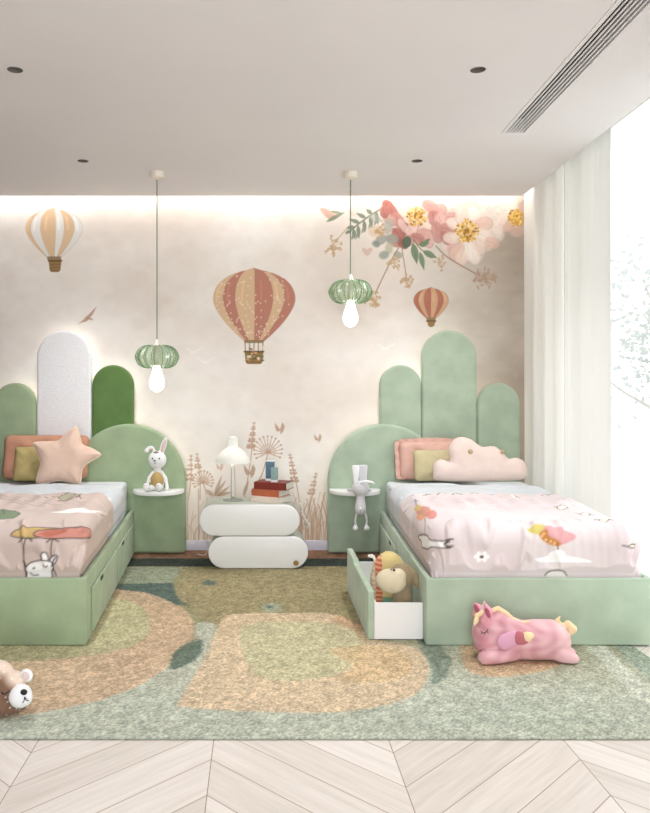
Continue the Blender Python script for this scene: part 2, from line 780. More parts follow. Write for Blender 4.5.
# pale terrace and a tree outside the glazing
struct('ground', MB().box(2.6, 40, -30, 40, -0.3, -0.05), mat('pale_paving', (225, 225, 222), 0.8, mottle=0.04, mscale=3),
       smooth=False, label='bright pale paving outside the glazing')


def make_tree():
    M_leaf = mat('pale_leaf', (170, 172, 168), 0.6, trans=0.4)
    M_bark = mat('pale_bark', (170, 166, 160), 0.8, bump=.5)
    t = thing('tree', 'pale leafy tree outside the bright glazing', 'tree', (5.0, 3.2, -0.05))
    tr = MB()
    tr.tube([(0, 0, 0), (.03, 0, .7), (-.02, .03, 1.4), (.02, 0, 2.4)], [.09, .07, .05, .02], 10)
    rr = random.Random(4)
    tips = []
    for k in range(16):
        a, z = rr.uniform(0, 6.28), rr.uniform(.8, 2.2)
        L = rr.uniform(.5, 1.1)
        p = (L * math.cos(a), L * math.sin(a), z + L * .7)
        tr.tube([(0, 0, z), (p[0] * .5, p[1] * .5, z + L * .3), p], [.03, .018, .006], 6)
        tips.append(p)
    obj('trunk', tr, M_bark, t)
    lf = MB()
    for k in range(1200):
        p = rr.choice(tips)
        c = Vector((p[0] + rr.gauss(0, .28), p[1] + rr.gauss(0, .28), p[2] + rr.gauss(0, .25)))
        e = Euler((rr.uniform(0, 6), rr.uniform(0, 6), rr.uniform(0, 6))).to_matrix()
        s = rr.uniform(.04, .075)
        q = [(0, -s, 0), (s * .45, -s * .1, .006), (0, s, 0), (-s * .45, -s * .1, .006)]
        lf.add([c + e @ Vector(v) for v in q], [(0, 1, 2), (0, 2, 3)])
    obj('foliage', lf, M_leaf, t, smooth=False, recalc=False)


make_tree()

# ------------------------------------------------------------------ back wall with its printed mural
def mural():
    d = DW
    u0, u1 = X(-75, d), 2.42
    res = 0.0043
    cv = Canvas(u0, u1, 0.0, 2.86, res, (231, 213, 198))
    cv.map = lambda p: (X(p[0], d), Z(p[1], d))
    K = d / F
    sh = (cv.H, cv.W)
    # watercolour clouds; tone also darkens towards the right end and the foot
    cl = fbm(sh, (4, 6), 3, 5, .55)
    cl2 = fbm(sh, (7, 5), 31, 5, .6)
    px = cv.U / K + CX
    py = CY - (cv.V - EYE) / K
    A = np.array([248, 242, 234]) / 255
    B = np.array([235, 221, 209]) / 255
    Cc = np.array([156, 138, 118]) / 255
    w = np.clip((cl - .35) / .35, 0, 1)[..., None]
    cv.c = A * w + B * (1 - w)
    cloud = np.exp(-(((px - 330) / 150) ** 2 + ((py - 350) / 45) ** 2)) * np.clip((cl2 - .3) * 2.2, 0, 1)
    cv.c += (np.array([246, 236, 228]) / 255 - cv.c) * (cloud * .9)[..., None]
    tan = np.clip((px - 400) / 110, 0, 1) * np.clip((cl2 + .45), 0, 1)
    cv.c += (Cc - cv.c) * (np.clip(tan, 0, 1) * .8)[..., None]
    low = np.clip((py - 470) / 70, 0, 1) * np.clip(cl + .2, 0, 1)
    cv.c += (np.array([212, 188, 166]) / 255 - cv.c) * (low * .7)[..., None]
    fine = fbm(sh, (40, 60), 77, 3)
    cv.c += ((fine - .5) * .035)[..., None]

    # balloons
    def balloon(cx, top, bot, hw, bw, ks, cols, basket, spots=0):
        n = 26

        def wid(t):            # half width along the envelope
            up = math.sqrt(max(0, 1 - (1 - min(t / .42, 1)) ** 2.2))
            dn = 1 if t < .42 else 1 - (1 - bw / hw) * ((t - .42) / .58) ** 1.55
            return hw * min(up, 1) * dn
        ts = np.linspace(0.0, 1, n)
        for k in range(len(ks) - 1):
            L = [(cx + ks[k] * wid(t), top + (bot - top) * t + 3.0 * (hw / 41) * abs((ks[k])) ** 2 * (1 - t)) for t in ts]
            R = [(cx + ks[k + 1] * wid(t), top + (bot - top) * t + 3.0 * (hw / 41) * abs((ks[k + 1])) ** 2 * (1 - t)) for t in ts]
            cv.poly(L + R[::-1], cols[k % len(cols)])
            dark = tuple(c * .88 for c in cols[k % len(cols)])
            cv.stroke(R[3:], 1.0 * K, dark, .55)
            M = [((a[0] * .65 + b[0] * .35), a[1]) for a, b in zip(L, R)]
            cv.stroke(M[5:12], 2.2 * K, tuple(min(255, c * 1.12) for c in cols[k % len(cols)]), .5)
        g = np.random.default_rng(int(cx))
        for _ in range(spots):
            t = g.uniform(.12, .95)
            x = cx + g.uniform(-.95, .95) * wid(t)
            cv.ell((x, top + (bot - top) * t), .75, .75, (246, 226, 205), alpha=.8)
        bx0, bx1, by0, by1 = basket
        cv.poly([(cx - bw, bot - 1), (cx + bw, bot - 1), (cx + bw * .95, bot + 2), (cx - bw * .95, bot + 2)], (150, 120, 80), .9)
        for k in range(5):
            t = k / 4
            cv.stroke([(cx - bw * .9 + 1.8 * bw * t, bot + 1), (bx0 + 1 + (bx1 - bx0 - 2) * t, by0 + 1)], 1.0 * K, (150, 120, 85), .85)
        cv.poly([(bx0, by0), (bx1, by0), (bx1 - 1.2, by1 - 1.5), (bx1 - 3, by1), (bx0 + 3, by1), (bx0 + 1.2, by1 - 1.5)], (150, 112, 62))
        cv.stroke([(bx0, by0 + .6), (bx1, by0 + .6)], 1.6 * K, (112, 84, 48))
        for k in range(1, 4):
            yy = by0 + (by1 - by0) * k / 4
            cv.stroke([(bx0 + 1, yy), (bx1 - 1, yy)], .8 * K, (176, 138, 86), .7)
    RED, TAN = (201, 128, 106), (224, 184, 140)
    balloon(254, 267, 341, 41, 10, [-1, -.76, -.46, .02, .47, .74, 1], [TAN, RED], (244.5, 263.5, 351, 364), 120)
    for k in range(26):
        g = random.Random(k)
        cv.ell((g.uniform(245, 264), g.uniform(347, 361)), g.uniform(.9, 1.8), g.uniform(.9, 1.6),
               g.choice([(214, 130, 110), (240, 220, 190), (110, 130, 80), (228, 176, 120), (90, 110, 70)]), alpha=.9)
    balloon(431, 287, 318.5, 17.5, 4.5, [-1, -.72, -.4, 0, .4, .72, 1], [(192, 112, 88), (214, 164, 122)], (427, 435.5, 320.5, 327))
    balloon(54, 207, 257.5, 28.5, 7, [-1, -.82, -.48, .06, .36, .72, 1], [(228, 190, 146), (232, 228, 222)], (48.5, 61.5, 260, 272), 0)

    # birds
    cv.poly([(78, 324.5), (84, 319), (87, 316), (92, 311), (97, 306), (93, 314), (89, 319.5), (86, 321.5), (82, 322.5)], (190, 140, 116), .8)
    cv.stroke([(86, 317.5), (92, 319.5)], 1.6 * K, (190, 140, 116), .8)
    for x, y in ((186, 352), (378, 348), (198, 362)):
        cv.stroke(spline([(x, y - 4), (x + 5, y - .5), (x + 8, y), (x + 12, y - 2), (x + 17, y - 4.5)]), 1.6 * K, (250, 244, 238), .75)
        cv.ell((x + 7, y + .6), 3.6, 1.3, (250, 244, 238), alpha=.75)

    # peonies hanging from the top right
    def bloom(cx, cy, R, cols, core, seed, n=8, a=.8, cr=.34):
        g = random.Random(seed)
        for ring, (m, dist, sz) in enumerate(((n, .66, .46), (n - 2, .42, .40))):
            for k in range(m):
                t = 2 * PI * k / m + g.uniform(-.25, .25) + ring * .4
                dd = R * dist * g.uniform(.85, 1.12)
                c = g.choice(cols)
                x, y = cx + dd * math.cos(t), cy + dd * math.sin(t)
                r1, r2 = R * sz * g.uniform(.8, 1.15), R * sz * g.uniform(.6, .85)
                cv.ell((x, y), r1, r2, c, t, a, 2.2 * K)
                cv.ell((x + r1 * .25 * math.cos(t), y + r1 * .25 * math.sin(t)), r1 * .62, r2 * .6, tuple(min(255, q * 1.07 + 6) for q in c), t, a * .6, 4 * K)
                cv.stroke([(cx + dd * .5 * math.cos(t), cy + dd * .5 * math.sin(t)), (x + r1 * .6 * math.cos(t), y + r1 * .6 * math.sin(t))],
                          .8 * K, tuple(q * .86 for q in c), .45)
        if core:
            for k in range(int(70 * (R / 26) ** 1.2)):
                t, q = g.uniform(0, 6.28), g.random() ** .6 * R * cr
                cv.ell((cx + q * math.cos(t), cy + q * math.sin(t)), g.uniform(.8, 1.7), g.uniform(.8, 1.6),
                       g.choice([(224, 172, 70), (238, 196, 98), (200, 142, 52), (246, 214, 140), (176, 120, 50)]), alpha=.9)
            for k in range(20):
                t = g.uniform(0, 6.28)
                cv.stroke([(cx + R * .1 * math.cos(t), cy + R * .1 * math.sin(t)), (cx + R * (cr + .1) * math.cos(t), cy + R * (cr + .1) * math.sin(t))],
                          .7 * K, (206, 150, 66), .7)
    PALE = [(240, 218, 204), (234, 206, 190), (244, 226, 214)]
    ROSE = [(200, 132, 122), (212, 150, 140), (190, 120, 110), (222, 170, 160)]

    def petal(x, y, r1, r2, rot, c, a):
        """one translucent brushed petal: soft body, paler heart, darker rim on one side"""
        cv.ell((x, y), r1, r2, c, rot, a, 1.6 * K)
        ca, sa = math.cos(rot), math.sin(rot)
        cv.ell((x - r1 * .18 * ca, y - r1 * .18 * sa), r1 * .66, r2 * .62, tuple(min(255, q * 1.08 + 5) for q in c), rot, a * .65, 5 * K)
        rim = [(x + r1 * math.cos(t) * ca - r2 * math.sin(t) * sa, y + r1 * math.cos(t) * sa + r2 * math.sin(t) * ca) for t in np.linspace(-1.1, 1.3, 9)]
        cv.stroke(rim, 1.1 * K, tuple(q * .84 for q in c), a * .6)
        for t in (-.35, 0, .35):
            cv.stroke([(x - r1 * .7 * ca, y - r1 * .7 * sa), (x + r1 * .6 * math.cos(rot + t), y + r1 * .6 * math.sin(rot + t))], .7 * K, tuple(q * .88 for q in c), a * .4)
    for x, y in ((352, 202), (372, 200), (382, 206), (500, 204), (486, 202), (506, 214), (498, 224), (510, 200), (448, 200), (432, 199), (402, 199)):
        for k in range(5):
            t = 2 * PI * k / 5 + x
            petal(x + 7 * math.cos(t), y + 6 * math.sin(t), 7, 5, t, PALE[k % 3], .5)
    bloom(470, 233, 29, PALE + [(228, 192, 172)], False, 5, n=9, a=.5)
    bloom(418, 216, 27, [(236, 200, 180), (230, 186, 168), (242, 212, 194)], False, 6, a=.6)
    RB = [(176, 98, 86), (188, 112, 100), (204, 138, 126), (214, 156, 144)]
    for k, e in enumerate(((388, 206, 7, 5, .9), (393, 213, 10, 5, 1.1), (399, 221, 10, 5, 1.0), (390, 220, 8, 5, .6), (406, 231, 9, 6, 1.2), (398, 234, 8, 5, .7), (394, 241, 8, 5, .5),
                           (410, 238, 7, 5, 1.5), (402, 243, 7, 4, .8), (384, 212, 6, 4, 1.3))):
        petal(e[0], e[1], e[2], e[3], e[4], RB[k % 4], .92)
    for k, e in enumerate(((403, 226, 8, 3.5, 1.0), (412, 228, 8, 5, -.8), (388, 231, 6, 4, 1.8))):
        petal(e[0], e[1], e[2], e[3], e[4], (232, 196, 186), .7)
    for k, e in enumerate(((430, 206, 9, 6, .6), (438, 211, 9, 7, -.4), (434, 218, 8, 6, 1.2), (441, 223, 10, 7, 1.3), (437, 232, 11, 6, 1.4), (424, 235, 9, 7, .2), (418, 239, 8, 5, .6),
                           (429, 240, 8, 5, 1.5), (447, 229, 8, 6, .2), (451, 217, 6, 5, 0), (446, 238, 8, 5, .9), (453, 246, 8, 4, -.7))):
        petal(e[0], e[1], e[2], e[3], e[4], ROSE[k % 4], .72)
    for k, e in enumerate(((455, 224, 9, 6, .4), (462, 217, 8, 7, 1.5), (474, 215, 9, 6, 1.3), (483, 224, 10, 7, -.2), (485, 236, 10, 7, .4), (478, 246, 10, 7, 1.0), (468, 251, 10, 8, 1.5),
                           (457, 251, 10, 7, 2.2), (452, 238, 9, 6, .1), (461, 259, 8, 6, 1.7), (474, 257, 8, 6, 1.2), (492, 243, 8, 6, .4))):
        petal(e[0], e[1], e[2], e[3], e[4], (PALE + [(226, 184, 164)])[k % 4], .66)

    def core(cx, cy, R, seed):
        g = random.Random(seed)
        for k in range(28):
            t = g.uniform(0, 6.28)
            q = R * g.uniform(.7, 1.15)
            cv.stroke([(cx, cy), (cx + q * math.cos(t), cy + q * math.sin(t))], .8 * K, (196, 138, 62), .7)
        for k in range(int(R * R * .95)):
            t, q = g.uniform(0, 6.28), g.random() ** .55 * R
            cv.ell((cx + q * math.cos(t), cy + q * math.sin(t)), g.uniform(.8, 1.5), g.uniform(.8, 1.5),
                   g.choice([(226, 170, 58), (240, 190, 80), (204, 142, 44), (246, 210, 128), (168, 110, 44)]), alpha=.95)
    core(467, 231, 11.5, 2)
    core(416.5, 217, 9.5, 4)
    core(516, 218, 8.5, 6)
    for e in ((517, 231, 8, 6, .1), (508, 226, 4, 6, .4), (523, 208, 6, 5, 0), (530, 226, 8, 8, 0)):
        cv.ell(e[:2], e[2], e[3], (222, 176, 158), e[4], .65, 2.5 * K)
    core(516, 217, 7, 16)

    GR = (126, 138, 118)
    # fern sprig and eucalyptus leaves
    stem = spline([(379, 210), (368, 217), (356, 226), (350, 232)])
    cv.stroke(stem, 1.6 * K, GR, .9)
    for a, b, w in (((372, 214), (366, 209), 4), ((370, 216), (372, 228), 4), ((366, 218), (356, 213), 4), ((364, 220), (365, 233), 4), ((360, 223), (349, 219), 4),
                    ((358, 225), (359, 239), 4), ((355, 227), (346, 228), 4), ((354, 229), (354, 239), 4), ((351, 231), (345, 233), 3.5), ((376, 211), (378, 225), 4)):
        cv.leaf(a, b, w, GR, .9)
        cv.leaf(((a[0] + b[0]) / 2, (a[1] + b[1]) / 2), (b[0] + (a[1] - b[1]) * .35 + 1, b[1] + 1), 2.8, (142, 152, 130), .85)
    cv.stroke([(349, 226), (334, 243)], 1.0 * K, (190, 160, 120), .8)
    cv.poly(spline([(320, 209), (325, 208), (333, 213), (337, 217), (332, 220), (326, 217)], True), (214, 150, 130), .75, 2 * K)
    cv.leaf((326, 222), (345, 212), 4, (128, 142, 110), .85)
    cv.leaf((330, 211), (344, 214), 3, (140, 150, 116), .8)
    cv.leaf((368, 215), (384, 222), 7, (176, 180, 158), .6)
    cv.ell((381, 240), 6.5, 4.5, (152, 158, 146), -.5, .8, 2 * K)
    cv.ell((376, 244), 4, 3, (132, 140, 126), .5, .8, 2 * K)
    cv.ell((392, 239), 7, 5, (158, 164, 150), .2, .8, 2 * K)
    cv.ell((388, 226), 5, 8, (172, 178, 164), .2, .7, 2 * K)
    cv.ell((389, 248), 4, 6, (188, 186, 150), 0, .7, 2 * K)
    cv.ell((384, 255), 5, 4, (152, 160, 146), -.3, .8, 2 * K)
    cv.ell((398, 255), 4.5, 3.5, (160, 164, 150), .4, .8, 2 * K)
    cv.ell((375, 231), 7, 6, (214, 178, 132), .3, .45, 3 * K)
    # dark and fresh green leaves
    cv.poly(spline([(402, 241), (407, 236), (411, 239), (410, 246), (404, 248)], True), (92, 112, 88), .95)
    for a, b, w, c in (((413, 243), (417, 264), 7.5, (122, 146, 110)), ((420, 252), (424, 270), 5.5, (128, 152, 116)), ((423, 251), (437, 258), 6.5, (126, 150, 112)),
                       ((419, 245), (429, 243), 6, (110, 136, 100)), ((424, 243), (430, 239), 4, (120, 142, 108))):
        cv.leaf(a, b, w, c, .95)
        cv.stroke([a, b], .7 * K, (96, 118, 86), .6)
    cv.stroke(spline([(414, 240), (418, 246), (424, 252), (432, 258)]), 1.1 * K, (120, 132, 96), .9)
    # twigs with tiny florets
    BR = (178, 138, 112)

    def florets(cx, cy, R, n, seed, c):
        g = random.Random(seed)
        for k in range(n):
            t, q = g.uniform(0, 6.28), R * g.random() ** .6
            x, y = cx + q * math.cos(t), cy + q * math.sin(t)
            cv.stroke([(cx, cy), (x, y)], .7 * K, c, .55)
            for j in range(3):
                cv.ell((x + g.uniform(-1.4, 1.4), y + g.uniform(-1.4, 1.4)), 1.1, .9, c, g.uniform(0, 3), .75)
    cv.stroke(spline([(399, 247), (391, 261), (383, 277), (375, 294)]), 1.2 * K, BR, .9)
    cv.stroke(spline([(402, 249), (404, 262), (407, 280)]), 1.0 * K, BR, .9)
    cv.stroke(spline([(436, 246), (446, 256), (462, 266), (480, 276)]), 1.2 * K, (160, 120, 92), .9)
    florets(373, 299, 9, 22, 1, (206, 168, 116))
    florets(405, 281, 8, 16, 2, (204, 164, 124))
    florets(394, 263, 7, 14, 3, (206, 170, 126))
    florets(332, 246, 10, 20, 4, (204, 166, 124))
    florets(484, 278, 12, 34, 5, (184, 150, 124))
    florets(441, 262, 8, 12, 6, (200, 166, 130))
    florets(378, 231, 8, 14, 7, (206, 160, 110))
    cv.poly(spline([(367, 256), (362, 250), (364, 247.5), (367, 249.5), (370, 247.5), (372.5, 250)], True, 5), (222, 184, 164), .8)

    # meadow silhouettes along the foot of the wall
    TN, TD = (196, 154, 124), (176, 134, 102)

    def spike(base, top, n, wmax, c, fr=.62):
        b, t = np.array(base, float), np.array(top, float)
        mid = (b + t) / 2 + np.array([1.5, 0])
        cv.stroke(spline([b, mid, t]), 1.0 * K, c, .85)
        for k in range(n):
            f = fr + (1 - fr) * k / (n - 1) if n > 1 else 1
            p = b + (t - b) * f
            w = wmax * (1 - .6 * (f - fr) / (1 - fr))
            for sgn in (-1, 1):
                cv.ell((p[0] + sgn * w * .62, p[1] + (k % 2) - 1), w * .5, w * .36, c, sgn * -.5, .8)
            cv.ell((p[0], p[1] - 1.2), w * .32, w * .4, c, 0, .7)

    def umbel(base, c0, R, n, c):
        cv.stroke(spline([base, ((base[0] + c0[0]) / 2 + (c0[0] - base[0]) * .12, (base[1] + c0[1]) / 2 + 3), c0]), 1.1 * K, c, .85)
        for k in range(n):
            t = PI * (.02 + 1.36 * k / (n - 1)) - .6
            q = (c0[0] + R * math.cos(t), c0[1] - R * .2 - R * math.sin(t))
            cv.stroke([(c0[0], c0[1]), q], .8 * K, c, .8)
            cv.ell(q, 1.1, 1.1, c, alpha=.7)
            cv.ell(((q[0] + c0[0]) / 2, (q[1] + c0[1]) / 2), 1.5, .7, c, -t, .5)
    spike((243, 505), (254, 424), 9, 4.2, TN, .7)
    umbel((251, 492), (268, 453), 14, 15, TN)
    spike((303, 530), (290, 455), 8, 4.2, TN, .64)
    spike((304, 525), (316, 474), 6, 3.8, TN, .6)
    spike((188, 500), (191, 456), 6, 4.0, TN, .45)
    spike((200, 500), (197, 455), 5, 3.6, TN, .7)
    umbel((214, 497), (203, 483), 10, 14, TN)
    for x, y, s, c in ((280, 428, 6, TN), (318, 438, 4.5, TN), (250, 471, 7, TN), (220, 467, 4, (214, 176, 150))):
        cv.poly([(x, y + s * .2), (x - s * .9, y - s * .9), (x - s * .8, y), (x - s * .5, y + s * .6), (x, y + s * .5)], c, .85)
        cv.poly([(x, y + s * .2), (x + s * .4, y - s), (x + s * .8, y - s * .3), (x + s * .6, y + s * .5), (x + s * .1, y + s * 1.1)], c, .85)
    for a, b in (((214, 497), (226, 480)), ((216, 497), (230, 486)), ((214, 497), (222, 475)), ((215, 496), (232, 492)), ((243, 496), (249, 480)), ((214, 496), (206, 489))):
        cv.leaf(a, b, 3.4, TD, .6)
    g = random.Random(12)
    for k in range(78):
        x = g.choice([g.uniform(184, 215), g.uniform(298, 332), g.uniform(184, 332), g.uniform(298, 330)])
        h = g.uniform(14, 52)
        lean = g.uniform(-9, 9)
        cv.stroke(spline([(x, 541), (x + lean * .3, 541 - h * .6), (x + lean, 541 - h)], n=5), g.uniform(.6, 1.1) * K, g.choice([TN, TD, (188, 146, 112)]), g.uniform(.35, .75))
    # a lavender spike and a sprig further left, behind the headboard and lamp
    spike((178, 505), (186, 470), 5, 3, TN, .5)

    cv.desat(.80)
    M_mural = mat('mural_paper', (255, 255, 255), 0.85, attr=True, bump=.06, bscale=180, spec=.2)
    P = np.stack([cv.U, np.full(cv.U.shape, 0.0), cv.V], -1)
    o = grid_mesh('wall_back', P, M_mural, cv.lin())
    o['kind'] = 'structure'
    o['label'] = 'blush mural wall with hot air balloons, hanging peonies and meadow silhouettes'
    return o


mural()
struct('trim_2', MB().box(LX - .1, 2.6, 0.001, 0.1, 0, 3.05), M_wallp, smooth=False)     # wall core behind the paper

# ------------------------------------------------------------------ rug
def rug():
    x0, x1, yb, yf = -2.35, 1.90, -0.020, -3.195
    res = 0.0075
    cv = Canvas(x0, x1, yf, yb, res, (170, 176, 150))
    cv.map = lambda p: floor_pt(p[0], p[1], .007)
    sh = (cv.H, cv.W)
    d = cv.V + DW
    py = CY + F * EYE / d
    n1 = fbm(sh, (6, 9), 5, 4)
    # ground tone: olive sand to grey green; dimmer light at the back painted in
    t = np.clip((py - 600) / 90 + (n1 - .5) * .6, 0, 1)[..., None]
    cv.c = (np.array([154, 144, 104]) * (1 - t) + np.array([188, 193, 172]) * t) / 255
    J = .008
    D = dict(soft=.014, jit=J)
    cv.poly([(-200, 540), (900, 540), (900, 559), (-200, 559)], (150, 108, 84), .95, **D)  # border strip given the brown of the shaded wood floor
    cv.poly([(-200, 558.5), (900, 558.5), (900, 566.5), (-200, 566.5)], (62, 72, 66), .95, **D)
    cv.poly([(60, 567), (182, 567), (172, 586), (60, 587)], (150, 158, 132), .9, **D)
    # teal tail and the rust arch sweeping out from under the left bed
    cv.poly([(60, 585), (172, 583), (176, 592), (186, 600), (200, 606), (150, 604), (120, 602), (60, 602)], (84, 104, 96), .9, **D)
    cv.poly(spline([(90, 588), (122, 590), (150, 594), (178, 606), (192, 620), (192, 640), (176, 660), (142, 684), (96, 701), (48, 711), (-30, 720), (-90, 700), (-60, 640), (20, 600)], True),
            (207, 173, 137), .9, **D)
    cv.poly(spline([(80, 600), (122, 600), (142, 608), (150, 622), (145, 638), (118, 650), (80, 657), (20, 662), (-60, 668), (-60, 620)], True), (190, 184, 138), .9, **D)
    cv.poly(spline([(-40, 672), (0, 664), (40, 661), (84, 663), (100, 672), (96, 690), (60, 700), (20, 706), (-40, 710)], True), (214, 184, 146), .75, **D)
    # sand field behind the nightstand, darkened to match the dimmer light there
    cv.poly(spline([(176, 588), (190, 573), (215, 568), (300, 566.6), (360, 567), (440, 570), (460, 600), (430, 625), (390, 640), (330, 640), (240, 640), (214, 636), (196, 610), (180, 600)], True),
            (160, 146, 104), .92, **D)
    cv.ell((209, 583), 7, 2.6, (96, 112, 100), 0, .9, .03, jit=J)
    cv.ell((272, 608), 11, 5, (164, 170, 142), 0, .9, .03, jit=J)
    cv.ell((269, 607), 3, 1.4, (100, 118, 112), 0, .9, .02, jit=J)
    # teal half moon and pale ribbon
    cv.poly(spline([(196, 624), (216, 625), (214, 640), (206, 660), (184, 693), (152, 690), (158, 678), (184, 664), (198, 648)], True), (186, 188, 166), .92, **D)
    cv.poly(spline([(170, 668), (173, 654), (184, 645), (199, 640), (203, 642), (201, 652), (192, 662), (180, 668)], True), (102, 118, 102), .92, **D)
    # large peach shape with its pale heart
    cv.poly(spline([(222, 620), (236, 614), (290, 613), (332, 614), (352, 622), (380, 640), (408, 645), (424, 656), (428, 676), (418, 692), (390, 704), (340, 712), (260, 712), (190, 708), (178, 704), (190, 682), (206, 656), (214, 636)], True, 6),
            (218, 190, 152), .92, **D)
    cv.poly(spline([(244, 626), (280, 622), (330, 624), (352, 632), (364, 648), (356, 664), (330, 676), (292, 681), (262, 678), (248, 664), (240, 644)], True), (200, 192, 148), .92, **D)
    cv.poly(spline([(330, 650), (372, 646), (402, 652), (412, 664), (404, 676), (376, 682), (340, 680), (352, 666)], True), (218, 184, 134), .75, **D)
    cv.poly(spline([(340, 616), (372, 628), (420, 633), (420, 638), (370, 634), (336, 622)], True), (206, 160, 120), .7, **D)
    # grey teal curve and tan patch under the right bed
    cv.poly(spline([(418, 640), (440, 640), (452, 656), (446, 676), (432, 684), (430, 664)], True), (120, 136, 120), .8, **D)
    cv.poly(spline([(440, 640), (470, 640), (476, 660), (466, 676), (452, 660)], True), (184, 186, 160), .9, **D)
    cv.poly(spline([(470, 640), (560, 644), (566, 658), (548, 670), (500, 677), (470, 672), (462, 656)], True), (208, 172, 132), .9, **D)
    cv.poly(spline([(574, 640), (604, 640), (632, 664), (664, 690), (700, 716), (760, 700), (740, 650), (660, 636)], True), (150, 166, 148), .7, **D)
    cv.poly(spline([(580, 640), (600, 642), (628, 668), (668, 700), (720, 724), (700, 732), (640, 700), (604, 664)], True), (204, 206, 186), .85, **D)
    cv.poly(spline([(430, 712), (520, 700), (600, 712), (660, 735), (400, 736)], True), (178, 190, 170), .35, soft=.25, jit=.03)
    cv.poly([(-200, 738.3), (900, 738.3), (900, 745), (-200, 745)], (108, 120, 100), .8, soft=.015)
    # heathered yarn
    sp = RNG.random(sh)
    cv.c *= (1 + (sp - .5) * .34)[..., None]
    cv.c *= (1 + (fbm(sh, (90, 140), 9, 2) - .5) * .22)[..., None]
    cv.desat(.84, (.95, .95, .95))
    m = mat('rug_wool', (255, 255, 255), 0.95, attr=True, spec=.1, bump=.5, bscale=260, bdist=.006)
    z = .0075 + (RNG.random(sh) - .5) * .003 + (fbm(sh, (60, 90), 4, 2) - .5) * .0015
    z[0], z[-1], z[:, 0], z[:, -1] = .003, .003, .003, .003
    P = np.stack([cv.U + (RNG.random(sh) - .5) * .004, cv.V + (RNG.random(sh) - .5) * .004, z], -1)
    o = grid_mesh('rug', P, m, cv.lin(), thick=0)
    # closed underside
    tag(o, 'large speckled green rug with peach and sand curves under both beds', 'rug')
    b = MB().box(x0 + .004, x1 - .004, yf + .004, yb - .004, .0005, .0028)
    obj('backing', b, mat('rug_backing', (112, 118, 98), .9), o, smooth=False)


rug()

# ================================================================== MATERIALS OF THE THINGS
M_sage = mat('sage_velvet', (160, 178, 144), 0.8, mottle=.10, mscale=7, sheen=.25, bump=.08, bscale=220, spec=.2)
M_sage_r = mat('mint_sage_velvet', (172, 188, 166), 0.8, mottle=.10, mscale=7, sheen=.25, bump=.08, bscale=220, spec=.2)
M_moss = mat('moss_velvet', (98, 128, 74), 0.8, mottle=.10, mscale=9, sheen=.2, bump=.08, bscale=220, spec=.2)
M_boucle = mat('white_boucle', (247, 246, 247), 0.95, mottle=.03, mscale=45, bump=.6, bscale=170, spec=.1)
M_lacq = mat('white_lacquer', (240, 239, 238), 0.32, spec=.45)
M_case = mat('grey_green_casing', (172, 178, 168), 0.4)
M_dark = mat('dark_gap', (60, 62, 58), 0.7)
M_brass = mat('brass', (176, 140, 78), 0.3, metallic=1.0)
M_linen = mat('white_linen', (208, 212, 216), 0.9, bump=.15, bscale=150, spec=.15)
M_matt = mat('mattress_cloth', (226, 230, 232), 0.9, bump=.25, bscale=200, spec=.15)
M_led = mat('led_strip', (255, 248, 238), 0.5, emit=1.3)
M_print = mat('printed_cotton', (255, 255, 255), 0.9, attr=True, spec=.12, bump=.10, bscale=260)
M_pink_linen = mat('blush_linen', (216, 174, 160), 0.92, mottle=.04, mscale=20, bump=.2, bscale=160, spec=.1)
M_terra_linen = mat('terracotta_linen', (200, 148, 122), 0.92, mottle=.05, mscale=20, bump=.2, bscale=160, spec=.1)
M_olive_linen = mat('straw_olive_linen', (182, 164, 112), 0.92, mottle=.04, mscale=20, bump=.2, bscale=160, spec=.1)
M_straw_linen = mat('straw_linen', (200, 188, 150), 0.92, mottle=.04, mscale=20, bump=.2, bscale=160, spec=.1)
M_peach_velvet = mat('peach_plush', (224, 194, 175), 0.95, mottle=.04, mscale=18, sheen=.3, bump=.15, bscale=200, spec=.1)
M_cloud_velvet = mat('pale_peach_plush', (232, 210, 200), 0.95, mottle=.03, mscale=18, sheen=.3, bump=.15, bscale=200, spec=.1)
M_piping = mat('cream_piping', (238, 218, 196), .9)
M_spot = mat('tan_button', (184, 160, 124), .8)
M_black = mat('black_thread', (22, 20, 20), .5)

# ================================================================== BEDS
BD = 2.045      # length from headboard face to foot
BW = 1.149


def bp(l, m, z):
    """bed coordinates (across from the aisle side, along from the headboard, up) -> world, slightly splayed"""
    return (.94 + l - .0442 * m, -.15 - m, z)


def bbox(mb, l0, l1, m0, m1, z0, z1, mi=0):
    v = [bp(l0, m1, z0), bp(l1, m1, z0), bp(l1, m0, z0), bp(l0, m0, z0), bp(l0, m1, z1), bp(l1, m1, z1), bp(l1, m0, z1), bp(l0, m0, z1)]
    return mb.hexa(v, mi)


def arch(x0, x1, z0, ztop, n=28, rx=None):
    """outline of an upright with a round top"""
    r = (x1 - x0) / 2
    cx = (x0 + x1) / 2
    out = [(x0, z0), (x1, z0)]
    out += [(cx + r * math.cos(t), ztop - r + r * math.sin(t)) for t in np.linspace(0, PI, n)]
    return out


def led_ring(x0, x1, z0, ztop, y0, y1, inset=.012):
    """ribbon of light round the back of an upright"""
    o = arch(x0 + inset, x1 - inset, z0, ztop - inset)[2:]
    o = [(x1 - inset, z0)] + o + [(x0 + inset, z0)]
    v, f = [], []
    for x, z in o:
        v += [(x, y0, z), (x, y1, z)]
    for i in range(len(o) - 1):
        f.append((2 * i, 2 * i + 1, 2 * i + 3, 2 * i + 2))
    return MB().add(v, f)


